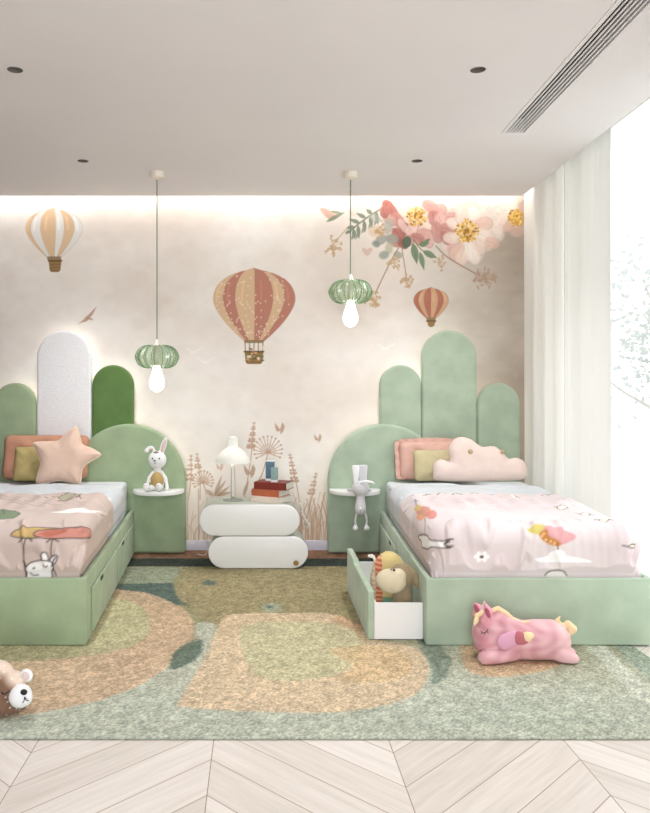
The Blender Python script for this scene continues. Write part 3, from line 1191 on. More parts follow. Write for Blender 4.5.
def make_bed(mirror, label, mats, led, drawer_open):
    mi = mirror
    org = (-0.02 - 1.45 if mi else 1.45, -1.15, 0)
    sg = -1 if mi else 1
    root = thing('upholstered_bed', label, 'bed', org)
    K = dict(off=org, mirror=mi)
    green = mats['frame']
    # headboard: round cactus lobe and three uprights
    o = arch(.541, 1.423, .010, 1.010, 40)
    obj('headboard_arch', MB().prism(o, -.15, -.085), green, root, bevel=.026, seg=5, **K)
    ups = [(.949, 1.275, 1.467, 'inner'), (1.278, 1.706, 1.739, 'tall'), (1.711, 2.042, 1.327, 'outer')]
    for x0, x1, zt, key in ups:
        q = obj('headboard_panel', MB().prism(arch(x0, x1, .12, zt), -.105, -.045), mats[key], root, bevel=.024, seg=5, **K)
        q['label'] = mats[key + '_label']
        obj('led_strip', led_ring(x0, x1, .5, zt, -.044, -.026), led, q, smooth=False, **K)
    a = obj('led_strip', led_ring(.541, 1.423, .03, 1.010, -.083, -.06), led, root, smooth=False, **K)
    bk = MB()
    bk.box(1.0, 1.98, -.044, -.001, .14, .5)
    obj('headboard_cleat', bk, M_dark, root, smooth=False, **K)
    # half-round shelf fixed to the lobe
    sx, sw, sd = .745, .195, .205
    so = [(sx - sw, 0)] + [(sx - sw * math.cos(t), -sd * math.sin(t) ** .8) for t in np.linspace(0, PI, 32)[1:-1]] + [(sx + sw, 0)]
    v = [(x, -.151 + y, .482) for x, y in so] + [(x, -.151 + y, .514) for x, y in so]
    n = len(so)
    f = [tuple(range(n)), tuple(range(2 * n - 1, n - 1, -1))] + [(i, (i + 1) % n, (i + 1) % n + n, i + n) for i in range(n)]
    obj('bedside_shelf', MB().add(v, f), M_lacq, root, bevel=.006, **K)['label'] = 'white half round shelf'
    # frame
    H = .346
    obj('foot_panel', bbox(MB(), 0, BW, BD - .034, BD, .0095, H), green, root, bevel=.007, **K)
    obj('side_rail', bbox(MB(), 0, .03, .0, BD - .035, .0095, H), green, root, bevel=.006, **K)
    obj('side_rail', bbox(MB(), BW - .03, BW, .0, BD - .035, .0095, H), green, root, bevel=.006, **K)
    obj('slat_base', bbox(MB(), .031, BW - .031, .002, BD - .036, .03, .112), M_dark, root, smooth=False, **K)
    # two drawers in the aisle side
    zt = .262
    for k, (m0, m1) in enumerate(((.10, .985), (1.0, 1.90))):
        if drawer_open and k == 1:
            continue
        dr = obj('drawer', bbox(MB(), -.012, -.001, m0, m1, .03, zt), green, root, bevel=.004, **K)
        c = m0 + .62
        h = MB()
        bbox(h, -.016, -.011, c - .035, c + .035, zt - .028, zt - .006)
        obj('finger_pull', h, M_dark, dr, bevel=.002, **K)
    if drawer_open:
        # pulled out: the front stands parallel to the aisle, its box runs back under the mattress
        XF, Y0, Y1 = .566, -2.115, -1.20
        front = MB()
        # rear two thirds stand a little taller than the finger-hold end
        pr = [(Y0, .011), (Y1, .011), (Y1, .282), (Y1 - .30, .282), (Y1 - .325, .262), (Y0, .262)]
        nn = len(pr)
        v = [(XF - .0, y, z) for y, z in pr] + [(XF + .034, y, z) for y, z in pr]
        front.add(v, [tuple(range(nn)), tuple(range(2 * nn - 1, nn - 1, -1))] + [(i, (i + 1) % nn, (i + 1) % nn + nn, i + nn) for i in range(nn)])
        dr = obj('drawer', front, green, root, bevel=.006, **K)
        dr['label'] = 'pulled out drawer'

        def railx(y):
            return .94 + .0442 * (y + .15) - .003
        bx = MB()
        za, zb = .013, .199
        xa = XF + .035
        bx.box(xa, railx(Y0), Y0 + .003, Y0 + .015, za, zb)                     # near side
        bx.box(xa, railx(Y1) - .002, Y1 - .020, Y1 - .008, za, zb)              # far side
        bx.hexa([(xa, Y0 + .0151, za), (railx(Y0) - .001, Y0 + .0151, za), (railx(Y1) - .002, Y1 - .0201, za), (xa, Y1 - .0201, za),
                 (xa, Y0 + .0151, za + .012), (railx(Y0) - .001, Y0 + .0151, za + .012), (railx(Y1) - .002, Y1 - .0201, za + .012), (xa, Y1 - .0201, za + .012)])
        bx.box(xa, xa + .012, Y0 + .0151, Y1 - .0201, za + .0121, zb)           # behind the front
        obj('drawer_box', bx, M_lacq, dr, smooth=False, **K)['label'] = 'white drawer box'
    return root


bed_r = make_bed(False, 'sage velvet bed by the curtains with its side drawer pulled out',
                 dict(frame=M_sage_r, inner=M_sage_r, tall=M_sage_r, outer=M_sage_r,
                      inner_label='short mint headboard panel behind the round lobe', tall_label='tallest mint headboard panel', outer_label='lowest mint headboard panel by the curtain'),
                 M_led, True)
bed_l = make_bed(True, 'sage velvet bed with white and moss green headboard panels, drawers shut',
                 dict(frame=M_sage, inner=M_moss, tall=M_boucle, outer=M_sage,
                      inner_label='moss green headboard panel', tall_label='tall white textured headboard panel', outer_label='sage headboard panel at the picture edge'),
                 M_led, False)

# ------------------------------------------------------------------ bedding
MT = .570       # mattress top


def bedding(mirror, words, base_cols, printer, seed):
    K = dict(mirror=mirror)

    def wpt(l, m, z):
        p = bp(l, m, z)
        return (-0.02 - p[0], p[1], p[2]) if mirror else p
    # mattress
    org = wpt(.575, 1.0, .112)
    rr, o2 = .10, []
    for cx, cy, a0 in ((1.102 - .03, .012 + .03, -PI / 2), (1.102 - rr, 1.960 - rr, 0), (.047 + rr, 1.960 - rr, PI / 2), (.047 + .03, .012 + .03, PI)):
        q = rr if cy > 1 else .03
        o2 += [(cx + q * math.cos(a0 + t), cy + q * math.sin(a0 + t)) for t in np.linspace(0, PI / 2, 9)]
    n2 = len(o2)
    mm = MB().add([bp(l, m, .1125) for l, m in o2] + [bp(l, m, MT) for l, m in o2],
                  [tuple(range(n2))[::-1], tuple(range(n2, 2 * n2))] + [(i, (i + 1) % n2, (i + 1) % n2 + n2, i + n2) for i in range(n2)])
    mt = obj('mattress', mm, M_matt, None, off=org, bevel=.05, seg=5, **K)
    tag(mt, 'white mattress in the sage bed ' + words, 'mattress')
    obj('piping', MB().tube([bp(.0475, .08, MT - .05), bp(.0475, 1.85, MT - .05)], .003, 8), M_matt, mt, off=org, **K)

    hw, lc = .5405, .5745

    def cloth(top, m0, m1, drop, res, wr, hang0=None):
        """sheet laid over the mattress: rolls over both sides and over the foot (if m1 is beyond it)"""
        r = .095
        aa = np.arange(-(hw + drop), hw + drop + 1e-6, res)
        bb = np.arange(m0, m1 + 1e-6, res)
        A, B = np.meshgrid(aa, bb)

        def roll(e, r):
            q = PI * r / 2
            h = np.where(e < 0, e, np.where(e < q, r * np.sin(np.clip(e, 0, q) / r), r))
            z = np.where(e < 0, 0, np.where(e < q, r - r * np.cos(np.clip(e, 0, q) / r), r + e - q))
            return h, z
        mf = 2.0
        ea = np.maximum(np.abs(A) - (hw - r), 0)
        eb = np.maximum(B - (mf - r), 0)
        e = np.hypot(ea, eb)
        h, dz = roll(e, r)
        x = np.sign(A) * (np.minimum(np.abs(A), hw - r) + h * ea / (e + 1e-9))
        m = np.minimum(B, mf - r) + h * eb / (e + 1e-9)
        P = np.stack([lc + x, m, top - dz], -1)
        du, dv = np.gradient(P, axis=1), np.gradient(P, axis=0)
        N = np.cross(du, dv)
        N /= np.linalg.norm(N, axis=2, keepdims=True) + 1e-9
        N[N[..., 2] < -.2] *= -1
        P0 = P.copy()
        n = np.maximum(wr(A, B, dz), .004)
        P = P + N * n[..., None]
        P[..., 2] = np.maximum(P[..., 2], .305)
        # the hanging hem is tucked inside the rails, the cloth above may bulge over them
        k = np.clip((P[..., 2] - .365) / .05, 0, 1)
        lim = .042 - .024 * k
        P[..., 0] = np.clip(P[..., 0], lim, BW - lim)
        P[..., 1] = np.minimum(P[..., 1], 1.998 + .024 * k)
        W = np.empty_like(P)
        W[..., 0] = .94 + P[..., 0] - .0442 * P[..., 1]
        W[..., 1] = -.15 - P[..., 1]
        W[..., 2] = P[..., 2]
        W0 = np.stack([.94 + P0[..., 0] - .0442 * P0[..., 1], -.15 - P0[..., 1], P0[..., 2]], -1)
        if mirror:
            W[..., 0] = -.02 - W[..., 0]
            W0[..., 0] = -.02 - W0[..., 0]
        return A, B, W, W0

    def wr_sheet(A, B, dz):
        sh = A.shape
        n = (fbm(sh, (5, 8), seed, 3) - .45) * .034
        n += (fbm(sh, (16, 22), seed + 5, 2) - .5) * .006
        return n + .006 + .012 * np.exp(-((B - .55) / .2) ** 2)
    A, B, W, _ = cloth(MT + .016, .40, 1.02, .28, .011, wr_sheet)
    o = wpt(.575, .7, MT)
    s = grid_mesh('bed_sheet', W, M_linen, None, None, off=o, thick=.010, flip=not mirror)
    tag(s, 'white turned-down sheet on the bed ' + words, 'sheet')

    def wr_quilt(A, B, dz):
        sh = A.shape
        n = (fbm(sh, (7, 9), seed + 20, 3) - .5) * .030
        # quilted rows near the turn-down, loose folds over the foot
        rows = np.exp(-((B - 1.22) / .26) ** 2)
        ph = B / .062 + .45 * np.sin(A * 16 + 2 * np.floor(B / .125)) + (fbm(sh, (6, 8), seed + 3, 2) - .5) * 2
        n += rows * (.014 - .024 * (1 - np.abs(np.sin(PI * ph))) ** 3) * (.7 + .3 * np.sin(A * 30 + ph))
        n += rows * .006 * np.sin(A * 55 + 4 * fbm(sh, (5, 6), seed + 4, 2))
        foot = np.clip((B - 1.80) / .12, 0, 1) * np.clip((2.22 - B) / .06, .3, 1)
        f1 = fbm(sh, (2, 26), seed + 8, 2)
        skew = np.clip(A * 14 + (B - 1.9) * 18 + f1 * 9, -1e9, 1e9)
        n += foot * (.018 * np.sin(skew) * (fbm(sh, (3, 8), seed + 9, 2) > .38) + (f1 - .5) * .034)
        side = np.clip((np.abs(A) - hw) / .1, 0, 1) * (B < 2.0)
        n += side * (fbm(sh, (20, 3), seed + 11, 2) - .5) * .014
        edge = np.exp(-((B - .97) / .02) ** 2)
        return n + .010 + edge * .004
    res = .006
    A, B, W, W0 = cloth(MT + .030, .965, 2.285, .30, res, wr_quilt)
    cv = Canvas(A[0, 0], A[0, -1], B[0, 0], B[-1, 0], res, base_cols[0])
    cv.c = cv.c[:A.shape[0], :A.shape[1]]
    if cv.c.shape[:2] != A.shape:
        cv.H, cv.W = A.shape
        cv.u, cv.v = A[0], B[:, 0]
        cv.U, cv.V = A, B
        cv.c = np.empty(A.shape + (3,))
        cv.c[:] = np.array(base_cols[0]) / 255
    sgn = -1 if mirror else 1

    # where on the flat quilt a mark of the photograph lies: nearest point of the draped cloth, refined between grid points
    dq = W0[..., 1] + DW
    qx = CX + F * W0[..., 0] / dq
    qy = CY - F * (W0[..., 2] - EYE) / dq
    hid = (np.abs(A) > hw) & (A > 0) | (W0[..., 2] < .31)
    gxu, gxv = np.gradient(qx, axis=1), np.gradient(qx, axis=0)
    gyu, gyv = np.gradient(qy, axis=1), np.gradient(qy, axis=0)

    def px2cloth(p):
        e = (qx - p[0]) ** 2 + (qy - p[1]) ** 2 + hid * 1e6
        j, i = np.unravel_index(np.argmin(e), e.shape)
        det = gxu[j, i] * gyv[j, i] - gxv[j, i] * gyu[j, i]
        rx, ry = p[0] - qx[j, i], p[1] - qy[j, i]
        if abs(det) < 1e-3:
            return (A[j, i], B[j, i])
        du = np.clip((rx * gyv[j, i] - ry * gxv[j, i]) / det, -.8, .8)
        dv = np.clip((gxu[j, i] * ry - gyu[j, i] * rx) / det, -.8, .8)
        return (A[j, i] + du * res, B[j, i] + dv * res)
    cv.map = px2cloth
    n = fbm(A.shape, (5, 5), seed + 40, 4)
    t = np.clip((n - .3) * 2, 0, 1)[..., None]
    cv.c = (np.array(base_cols[0]) * t + np.array(base_cols[1]) * (1 - t)) / 255
    printer(cv)
    o = wpt(.575, 1.5, MT)
    q = grid_mesh('quilt', W, M_print, cv.lin(), None, off=o, thick=.010, flip=not mirror)
    return q


INK = (70, 58, 56)


def print_right(cv):
    L = .006
    # dark seam dashes at the turn-down
    cv.stroke([(404, 500), (409, 498.5), (418, 497)], L, INK, .7)
    for a, b in ((422, 432), (436, 446), (452, 462), (470, 478), (488, 496), (540, 560), (566, 575)):
        cv.stroke([(a, 497.6), ((a + b) / 2, 496.2), (b, 496.6)], L, INK, .75)
    # bear with balloons
    cv.ell((425, 514), 7, 4.2, (206, 150, 130), .1, .95)
    cv.ell((419, 510), 4.5, 3.2, (212, 180, 126), .4, .95)
    cv.ell((432, 516.5), 5, 3.4, (212, 140, 128), -.2, .9)
    cv.ell((422, 519), 3.4, 2.6, (230, 168, 130), 0, .9)
    cv.stroke([(412, 504), (420, 502.5)], L, (90, 110, 130), .8)
    cv.stroke([(416, 501), (417, 506)], L, (90, 110, 130), .8)
    cv.stroke([(426, 519), (427, 527), (426.5, 534)], L * .7, INK, .8)
    bear = spline([(421, 537), (424, 535), (428, 536), (431, 540), (440, 541), (449, 541.5), (444, 544), (450, 547), (440, 547.5), (432, 547), (428, 549), (424, 546), (424, 542)], True, 5)
    cv.poly(bear, (250, 248, 246))
    cv.stroke(bear + [bear[0]], L, INK, .85)
    cv.stroke([(446, 540.5), (452, 540)], L, INK, .8)
    cv.stroke([(446, 546), (452, 545.5)], L, INK, .8)
    # daisy
    for k in range(6):
        t = k * PI / 3
        cv.ell((481.5 + 5 * math.cos(t), 556.5 + 2.8 * math.sin(t)), 3.2, 2.3, (252, 250, 248), t, 1)
    cv.ell((481.5, 556.7), 2, 1.4, (96, 70, 62))
    # balloons over a cloud
    cv.poly(spline([(527, 530.5), (532, 528.5), (542, 529), (547, 533), (540, 536), (532, 535)], True), (214, 200, 120))
    cv.poly(spline([(540, 534), (547, 529), (560, 530), (572, 534), (575, 538), (566, 543), (556, 544.5), (546, 541), (539, 537)], True), (222, 168, 168))
    cv.poly(spline([(538, 536), (541, 533), (546, 532.5), (547, 537), (556, 541), (561, 544), (552, 545), (543, 541)], True), (206, 140, 78))
    for x, y in ((541, 537), (545, 540), (549, 541.5), (553, 543), (543, 535)):
        cv.ell((x, y), 1.1, .8, (250, 226, 190))
    cv.stroke([(556, 544), (556.5, 548)], L, (120, 80, 70), .9)
    cv.poly(spline([(535, 558.5), (546, 556), (549, 552), (556, 549), (563, 551), (566, 555), (578, 557), (591, 561), (578, 561.5), (545, 562), (538, 561)], True), (253, 252, 251))
    bear2 = spline([(545, 575.5), (549, 571.5), (556, 570), (563, 571), (567, 575.5)])
    cv.poly(bear2 + [(567, 579), (545, 579)], (238, 232, 226))
    cv.stroke(bear2, L, INK, .8)
    # little sketches near the right edge and the turn-down
    for x, y, s in ((512, 498.5, 5), (632, 546, 6), (585, 515, 5), (604, 522, 5), (562, 510, 5)):
        o = spline([(x - s, y), (x - s * .3, y - 1.6), (x + s * .5, y - 1.3), (x + s, y + .3), (x + s * .2, y + 1.7), (x - s * .5, y + 1.3)], True, 4)
        cv.poly(o, (246, 232, 214))
        cv.stroke(o + [o[0]], L, INK, .75)
        cv.stroke([(x - s, y), (x - s * 1.9, y - 1.2)], L, INK, .7)
        cv.stroke([(x + s, y), (x + s * 1.8, y + 1)], L, INK, .7)


def print_left(cv):
    L = .006
    for a, b in ((-20, -4), (6, 18), (24, 38), (44, 60), (78, 92)):
        cv.stroke([(a, 494.8), ((a + b) / 2, 494), (b, 494.3)], L, INK, .75)
    # sketched animal near the turn-down
    o = spline([(58, 500.5), (63, 497.5), (72, 496), (79, 498), (79, 500.5), (74, 502.5), (64, 503.5)], True)
    cv.poly(o, (178, 172, 150))
    cv.stroke(o + [o[0]], L, INK, .8)
    for q in ([(58, 500), (50, 501), (44, 500)], [(60, 498.5), (52, 497.5)], [(78, 498), (82, 496)], [(62, 503), (56, 504.5)], [(79, 500), (81, 502)]):
        cv.stroke(q, L, INK, .8)
    # cloud
    cv.poly(spline([(50, 513.2), (62, 512.6), (72, 509.8), (82, 510), (88, 511.5), (101, 512.5), (92, 514), (70, 514.2)], True), (250, 244, 240))
    # green leaf shape at the edge
    o = spline([(-16, 515), (0, 512.5), (10, 512.6), (20, 515), (12, 519.5), (0, 521), (-14, 520)], True)
    cv.poly(o, (136, 150, 122))
    cv.stroke(o + [o[0]], L, (90, 106, 90), .8)
    cv.stroke([(3, 511.5), (4, 516)], L, (90, 106, 90), .8)
    # two balloons
    o = spline([(11, 534.68), (18, 530), (32, 528.2), (52, 528.56), (62, 529.64), (54, 533.96), (40, 537.92), (26, 538.64), (14, 536.84)], True)
    cv.poly(o, (204, 174, 118))
    cv.stroke(o + [o[0]], L, INK, .7)
    o = spline([(34, 535.4), (40, 531.44), (54, 529.64), (72, 529.28), (86, 529.64), (88, 533.96), (86, 538.28), (70, 538.28), (52, 538.86), (40, 537.92)], True)
    cv.poly(o, (208, 146, 132))
    cv.stroke(o + [o[0]], L, INK, .7)
    cv.poly(spline([(39, 535.04), (46, 531.8), (58, 530.36), (68, 530.72), (62, 533.96), (50, 536.84)], True), (194, 118, 100))
    cv.stroke([(24, 538.28), (19, 542)], L, INK, .8)
    cv.stroke([(29, 538.28), (33, 541)], L, INK, .8)
    cv.stroke([(51, 539), (47, 542)], L, INK, .8)
    cv.stroke([(53, 539), (59, 541.5)], L, INK, .8)
    cv.stroke(spline([(26.5, 539), (24, 548), (24, 560), (26, 576)]), L, INK, .8)
    cv.stroke(spline([(52.5, 539), (51, 550), (52, 562), (56, 576)]), L, INK, .8)
    # bunny hanging from the strings
    ears = [spline([(43, 561), (41.5, 555), (44, 551.5), (47.5, 554), (48.5, 560)], True), spline([(50, 561), (52, 556.5), (56.5, 554.5), (58, 557.5), (55, 563)], True)]
    body = spline([(26, 568), (30, 563), (38, 560.5), (46, 560), (52, 562), (54, 566), (52, 571), (50, 580), (28, 580), (27, 573)], True)
    for e in ears + [body]:
        cv.poly(e, (246, 243, 240))
        cv.stroke(e + [e[0]], L, INK, .85)
    cv.stroke([(26, 566), (24, 561)], L * 1.4, INK, .85)
    cv.stroke([(52, 566), (54, 560), (57, 556)], L, INK, .8)
    cv.ell((34, 568), 1.2, .9, INK)
    cv.stroke(spline([(44, 565), (46, 566.5), (48, 565.5)]), L, INK, .8)
    cv.stroke(spline([(30, 573), (33, 575), (38, 575)]), L, INK, .8)
    cv.stroke([(98, 516), (102, 517)], L, INK, .6)


q = bedding(False, 'by the curtains', ((228, 217, 216), (219, 204, 204)), print_right, 50)
tag(q, 'white pink printed quilt with daisy and cloud on the bed by the curtains', 'quilt')
q = bedding(True, 'with the moss green panel', ((216, 199, 190), (208, 189, 180)), print_left, 90)
tag(q, 'dusty pink printed quilt with red balloons and bunny on the left bed', 'quilt')


# ------------------------------------------------------------------ pillows
def pillow(name, label, outline, T, D, m, loc, rot, seed=0, wr=.006, rings=16, centre=None, ruffle=0.0, group=None, piping=None, shape=.5):
    """puffed cushion from a flat outline of (x, z); z = 0 is its lower edge"""
    P = np.array(outline, float)
    c = np.array(centre) if centre is not None else P.mean(0)
    A, B = P, np.roll(P, -1, 0)

    def dist(x):
        e = B - A
        t = np.clip(((x - A) * e).sum(1) / ((e * e).sum(1) + 1e-12), 0, 1)
        return np.sqrt((((A + e * t[:, None]) - x) ** 2).sum(1).min())
    n = len(P)
    mb = MB()
    front, back = [], []
    rr = [1 - (k / rings) ** 1.0 for k in range(rings)]
    g = np.random.default_rng(seed)
    ph = g.random(6) * 6.28
    fw = []
    for k, s in enumerate(rr):
        ring = c + (P - c) * s
        for i, p in enumerate(ring):
            d = min(dist(p) / D, 1)
            t = T * (1 - (1 - d) ** 2) ** shape
            w = wr * (math.sin(p[0] * 31 + ph[0] + p[1] * 11) + math.sin(p[1] * 37 + ph[1] - p[0] * 17)) * min(d * 3, 1)
            a = math.atan2(p[1] - c[1], p[0] - c[0])
            w += wr * .8 * math.sin(a * 9 + ph[2]) * (d < .8) * min(d * 4, 1)
            fw.append((p, t, w))
    nv = rings * n
    vs = [(p[0], -(t / 2 + w), p[1]) for p, t, w in fw] + [(c[0], -T / 2, c[1])]
    vb = [(p[0], (t / 2 + w * .5), p[1]) for p, t, w in fw[n:]] + [(c[0], T / 2, c[1])]
    fs = []
    for k in range(rings - 1):
        for i in range(n):
            j = (i + 1) % n
            fs.append((k * n + i, k * n + j, (k + 1) * n + j, (k + 1) * n + i))
    for i in range(n):
        fs.append(((rings - 1) * n + i, (rings - 1) * n + (i + 1) % n, nv))
    off = nv + 1

    def bi(k, i):
        return i if k == 0 else off + (k - 1) * n + i
    for k in range(rings - 1):
        for i in range(n):
            j = (i + 1) % n
            fs.append((bi(k, j), bi(k, i), bi(k + 1, i), bi(k + 1, j)))
    for i in range(n):
        fs.append((bi(rings - 1, (i + 1) % n), bi(rings - 1, i), off + (rings - 1) * n))
    mb.add(vs + vb, fs)
    o = obj(name, mb, m, None, smooth=True, angle=180)
    o.location = loc
    o.rotation_euler = rot
    tag(o, label, 'pillow', group)
    if ruffle:
        rf = MB()
        v, f = [], []
        seg = n
        for i, p in enumerate(P):
            dd = (p - c) / np.linalg.norm(p - c)
            wv = ruffle * .35 * math.sin(i * 1.9)
            v += [(p[0] - dd[0] * .012, 0, p[1] - dd[1] * .012), (p[0] + dd[0] * ruffle, wv, max(p[1] + dd[1] * ruffle, -.003)),
                  (p[0] + dd[0] * ruffle, wv + .004, max(p[1] + dd[1] * ruffle, -.003)), (p[0] - dd[0] * .012, .006, p[1] - dd[1] * .012)]
        for i in range(seg):
            j = (i + 1) % seg
            for a, b in ((0, 1), (1, 2), (2, 3), (3, 0)):
                f.append((i * 4 + a, j * 4 + a, j * 4 + b, i * 4 + b))
        rf.add(v, f)
        obj('ruffle', rf, m, o, smooth=True, angle=60)
    if piping:
        pp = MB().tube([(p[0], 0, p[1]) for p in P], .0042, 8, closed=True)
        obj('piping', pp, piping, o)
    return o


def rrect(w, h, r, n=6, pinch=0.0):
    out = []
    for cx, cz, a0 in ((w / 2 - r, r, -PI / 2), (w / 2 - r, h - r, 0), (-w / 2 + r, h - r, PI / 2), (-w / 2 + r, r, PI)):
        for k in range(n):
            a = a0 + PI / 2 * k / (n - 1)
            out.append((cx + r * math.cos(a), cz + r * math.sin(a)))
    # densify the straight runs
    d = []
    for p, q in zip(out, out[1:] + out[:1]):
        L = math.hypot(q[0] - p[0], q[1] - p[1])
        k = max(1, int(L / .02))
        for i in range(k):
            t = i / k
            x, z = p[0] + (q[0] - p[0]) * t, p[1] + (q[1] - p[1]) * t
            d.append((x * (1 - pinch * math.sin(PI * max(0, min(1, z / h)))), z))
    return d


SH = MT + .034     # top of the sheet where the pillows stand
DP = 5.76


def px_outline(pts, d, x0, z0, tilt, n=6):
    """outline traced at its own distance: metres about (x0, z0), stretched for the backward lean"""
    o = spline(pts, True, n)
    return [(X(a, d) - x0, (Z(b, d) - z0) / math.cos(tilt)) for a, b in o]


# right bed
tl = math.radians(16)
pillow('pillow', 'blush pink ruffled pillow behind the cloud cushion', rrect(.54, .29, .05, pinch=.03), .095, .10, M_pink_linen,
       (X(435, 5.80), -.262, SH - .004), (-tl, 0, 0), 3, ruffle=.030, wr=.006)
pillow('pillow', 'small straw yellow pillow behind the cloud cushion', rrect(.44, .235, .03, pinch=.02), .08, .09, M_straw_linen,
       (X(443, 5.72), -.378, SH - .002), (-math.radians(20), 0, 0), 4, wr=.004)
d = 5.60
cl = px_outline([(436, 481), (432.5, 473), (434, 464), (441, 460.5), (449.5, 462.5), (449, 450), (454, 441.5), (462, 438.5), (472, 441), (482, 448), (490, 447.5), (497, 448.5),
                 (503, 454), (509, 460), (516, 459), (524, 463), (526.5, 472), (522, 480), (500, 482), (470, 482.5)], d, X(480, d), Z(482.5, d), .16, 5)
cp = pillow('pillow', 'pale peach cloud shaped cushion with two tan buttons', cl, .11, .085, M_cloud_velvet, (X(480, d), -.492, SH + .006), (-.16, 0, 0), 5, wr=.002,
            centre=(-.02, .11), rings=18)
for a, b, r in ((468.5, 453.5, .018), (501, 453.5, .016)):
    mb = MB()
    x, z = X(a, d) - X(480, d), (Z(b, d) - Z(482.5, d)) / math.cos(.16)
    mb.ball((x, -.056 if a < 490 else -.044, z), (r, .012, r))
    obj('button', mb, M_spot, cp)

# left bed
pillow('pillow', 'terracotta pillow against the white headboard panel', rrect(.66, .335, .055, pinch=.02), .095, .10, M_terra_linen,
       (X(45, 5.82), -.258, SH - .004), (-math.radians(14), 0, 0), 6, wr=.006)
pillow('pillow', 'olive straw pillow beside the star cushion', rrect(.30, .255, .025, pinch=.03), .08, .08, M_olive_linen,
       (X(34, 5.72), -.374, SH - .002), (-math.radians(16), 0, .05), 7, wr=.004)
d = 5.60
st = px_outline([(74.5, 431.5), (77, 436), (79.5, 444), (82.5, 450), (92, 453.5), (100, 458.5), (98.5, 461), (90, 466), (84, 471), (82, 477), (81, 487), (76, 487), (60, 484.5), (46, 487), (38, 487),
                 (37.5, 482), (40.5, 470), (40, 465), (36, 456), (32.5, 448.5), (34.5, 447), (45, 446.5), (56, 446), (61, 442.5), (68, 435.5)], d, X(62, d), Z(487, d), .17, 5)
pillow('pillow', 'peach pink star shaped cushion', st, .105, .085, M_peach_velvet, (X(62, d), -.488, SH - .004), (-.17, 0, 0), 8, wr=.002,
       centre=(0, .17), rings=18, piping=M_piping)

# ================================================================== NIGHTSTAND
def stadium(x0, x1, z0, z1, n=20):
    r = (z1 - z0) / 2
    cz = (z0 + z1) / 2
    o = [(x1 - r + r * math.cos(t), cz + r * math.sin(t)) for t in np.linspace(-PI / 2, PI / 2, n)]
    o += [(x0 + r + r * math.cos(t), cz + r * math.sin(t)) for t in np.linspace(PI / 2, 3 * PI / 2, n)]
    return o


NY = -.625
RZ = .0095       # top of the rug pile
org = (-.03, -.45, RZ)
ns = thing('nightstand', 'white nightstand of two offset pill shaped drawers between the beds', 'nightstand', org)
for k, (x0, x1, z0, z1) in enumerate(((-.354, .356, RZ, .2405), (-.418, .296, .2410, .4655))):
    cs = obj('casing', MB().prism(stadium(x0 + .006, x1 - .006, z0 + (0 if k == 0 else .0), z1), NY + .030, NY + .345), M_case, ns, off=org, bevel=.006)
    g = obj('shadow_gap', MB().prism(stadium(x0 + .016, x1 - .016, z0 + .012, z1 - .012), NY + .0245, NY + .0295), M_dark, cs, off=org, smooth=False)
    f = obj('drawer_front', MB().prism(stadium(x0, x1, z0 + .001, z1 - .002), NY, NY + .024), M_lacq, ns, off=org, bevel=.008, seg=4)
    if k == 0:
        mb = MB().lathe([(.0, -.006), (.0165, -.006), (.0185, -.003), (.0185, .002), (.0, .002)], n=24)
        mb.v = [(x + X(296, 5.44), NY - .003 + z, y + Z(563, 5.44)) for x, y, z in mb.v]
        obj('drawer_knob', mb, M_brass, f, off=org)['label'] = 'round brass knob'
NT = .4655

# ------------------------------------------------------------------ desk lamp
M_opal = mat('opal_white', (246, 245, 242), 0.25, trans=.3)
M_steel = mat('pale_steel', (176, 180, 172), 0.35, metallic=.6)
M_bulb = mat('lit_bulb', (255, 250, 240), 0.4, emit=1.6)
lx, ly = X(233, 5.62), -.44
lamp = thing('table_lamp', 'white mushroom table lamp on a thin wire stand on the nightstand', 'lamp', (lx, ly, NT))
b = MB()
b.tube([(.075 * math.cos(t), .06 * math.sin(t), .004) for t in np.linspace(0, 2 * PI, 28, endpoint=False)], .0035, 8, closed=True)
b.tube([(-.073, 0, .004), (.073, 0, .004)], .003, 8)
obj('base', b, M_steel, lamp)
b = MB()
b.tube([(-.012, 0, .004), (-.012, 0, .30)], .0035, 8)
b.tube([(.018, 0, .004), (.010, 0, .30)], .0028, 8)
b.ball((0, 0, .028), (.014, .010, .010))
obj('stem', b, M_steel, lamp)
b = MB()
prof = [(.129, .279), (.126, .296), (.112, .330), (.088, .360), (.060, .382), (.040, .392), (.036, .400), (.035, .455), (.030, .466), (.016, .472), (0, .473)]
inner = [(0, .467), (.014, .466), (.026, .460), (.031, .452), (.032, .398), (.038, .386), (.058, .376), (.085, .355), (.108, .327), (.121, .296), (.125, .279)]
b.lathe(inner + prof[:0] + [], n=40)
b2 = MB().lathe(prof + inner + [prof[0]], n=40)
obj('lamp_shade', b2, M_opal, lamp)['label'] = 'white domed shade'
b = MB().ball((0, 0, .318), (.034, .034, .034))
b.tube([(0, 0, .34), (0, 0, .40)], .016, 12)
obj('bulb', b, M_bulb, lamp)
cdp = [(lx - .05, ly + .05, NT + .004), (lx - .11, ly + .12, NT + .004), (-.33, -.285, NT + .005), (-.375, -.262, NT - .002), (-.42, -.258, NT - .05), (-.44, -.245, .36), (-.430, -.235, .22), (-.385, -.235, .10), (-.40, -.24, .024), (-.46, -.2, .0155)]
obj('cord', MB().tube(spline(cdp, n=8), .003, 8), mat('pale_cord', (214, 208, 198), .5), lamp, off=(lx, ly, NT))
pl = bpy.data.lights.new('lamp_glow', 'POINT')
pl.energy = .3
pl.color = (1, .95, .86)
pl.shadow_soft_size = .03
po = bpy.data.objects.new('lamp_glow', pl)
COL.objects.link(po)
po.location = (0, 0, .268)
po.parent = lamp

# ------------------------------------------------------------------ books lying on the nightstand
M_page = mat('paper_edges', (226, 222, 212), .9, mottle=.05, mscale=90)


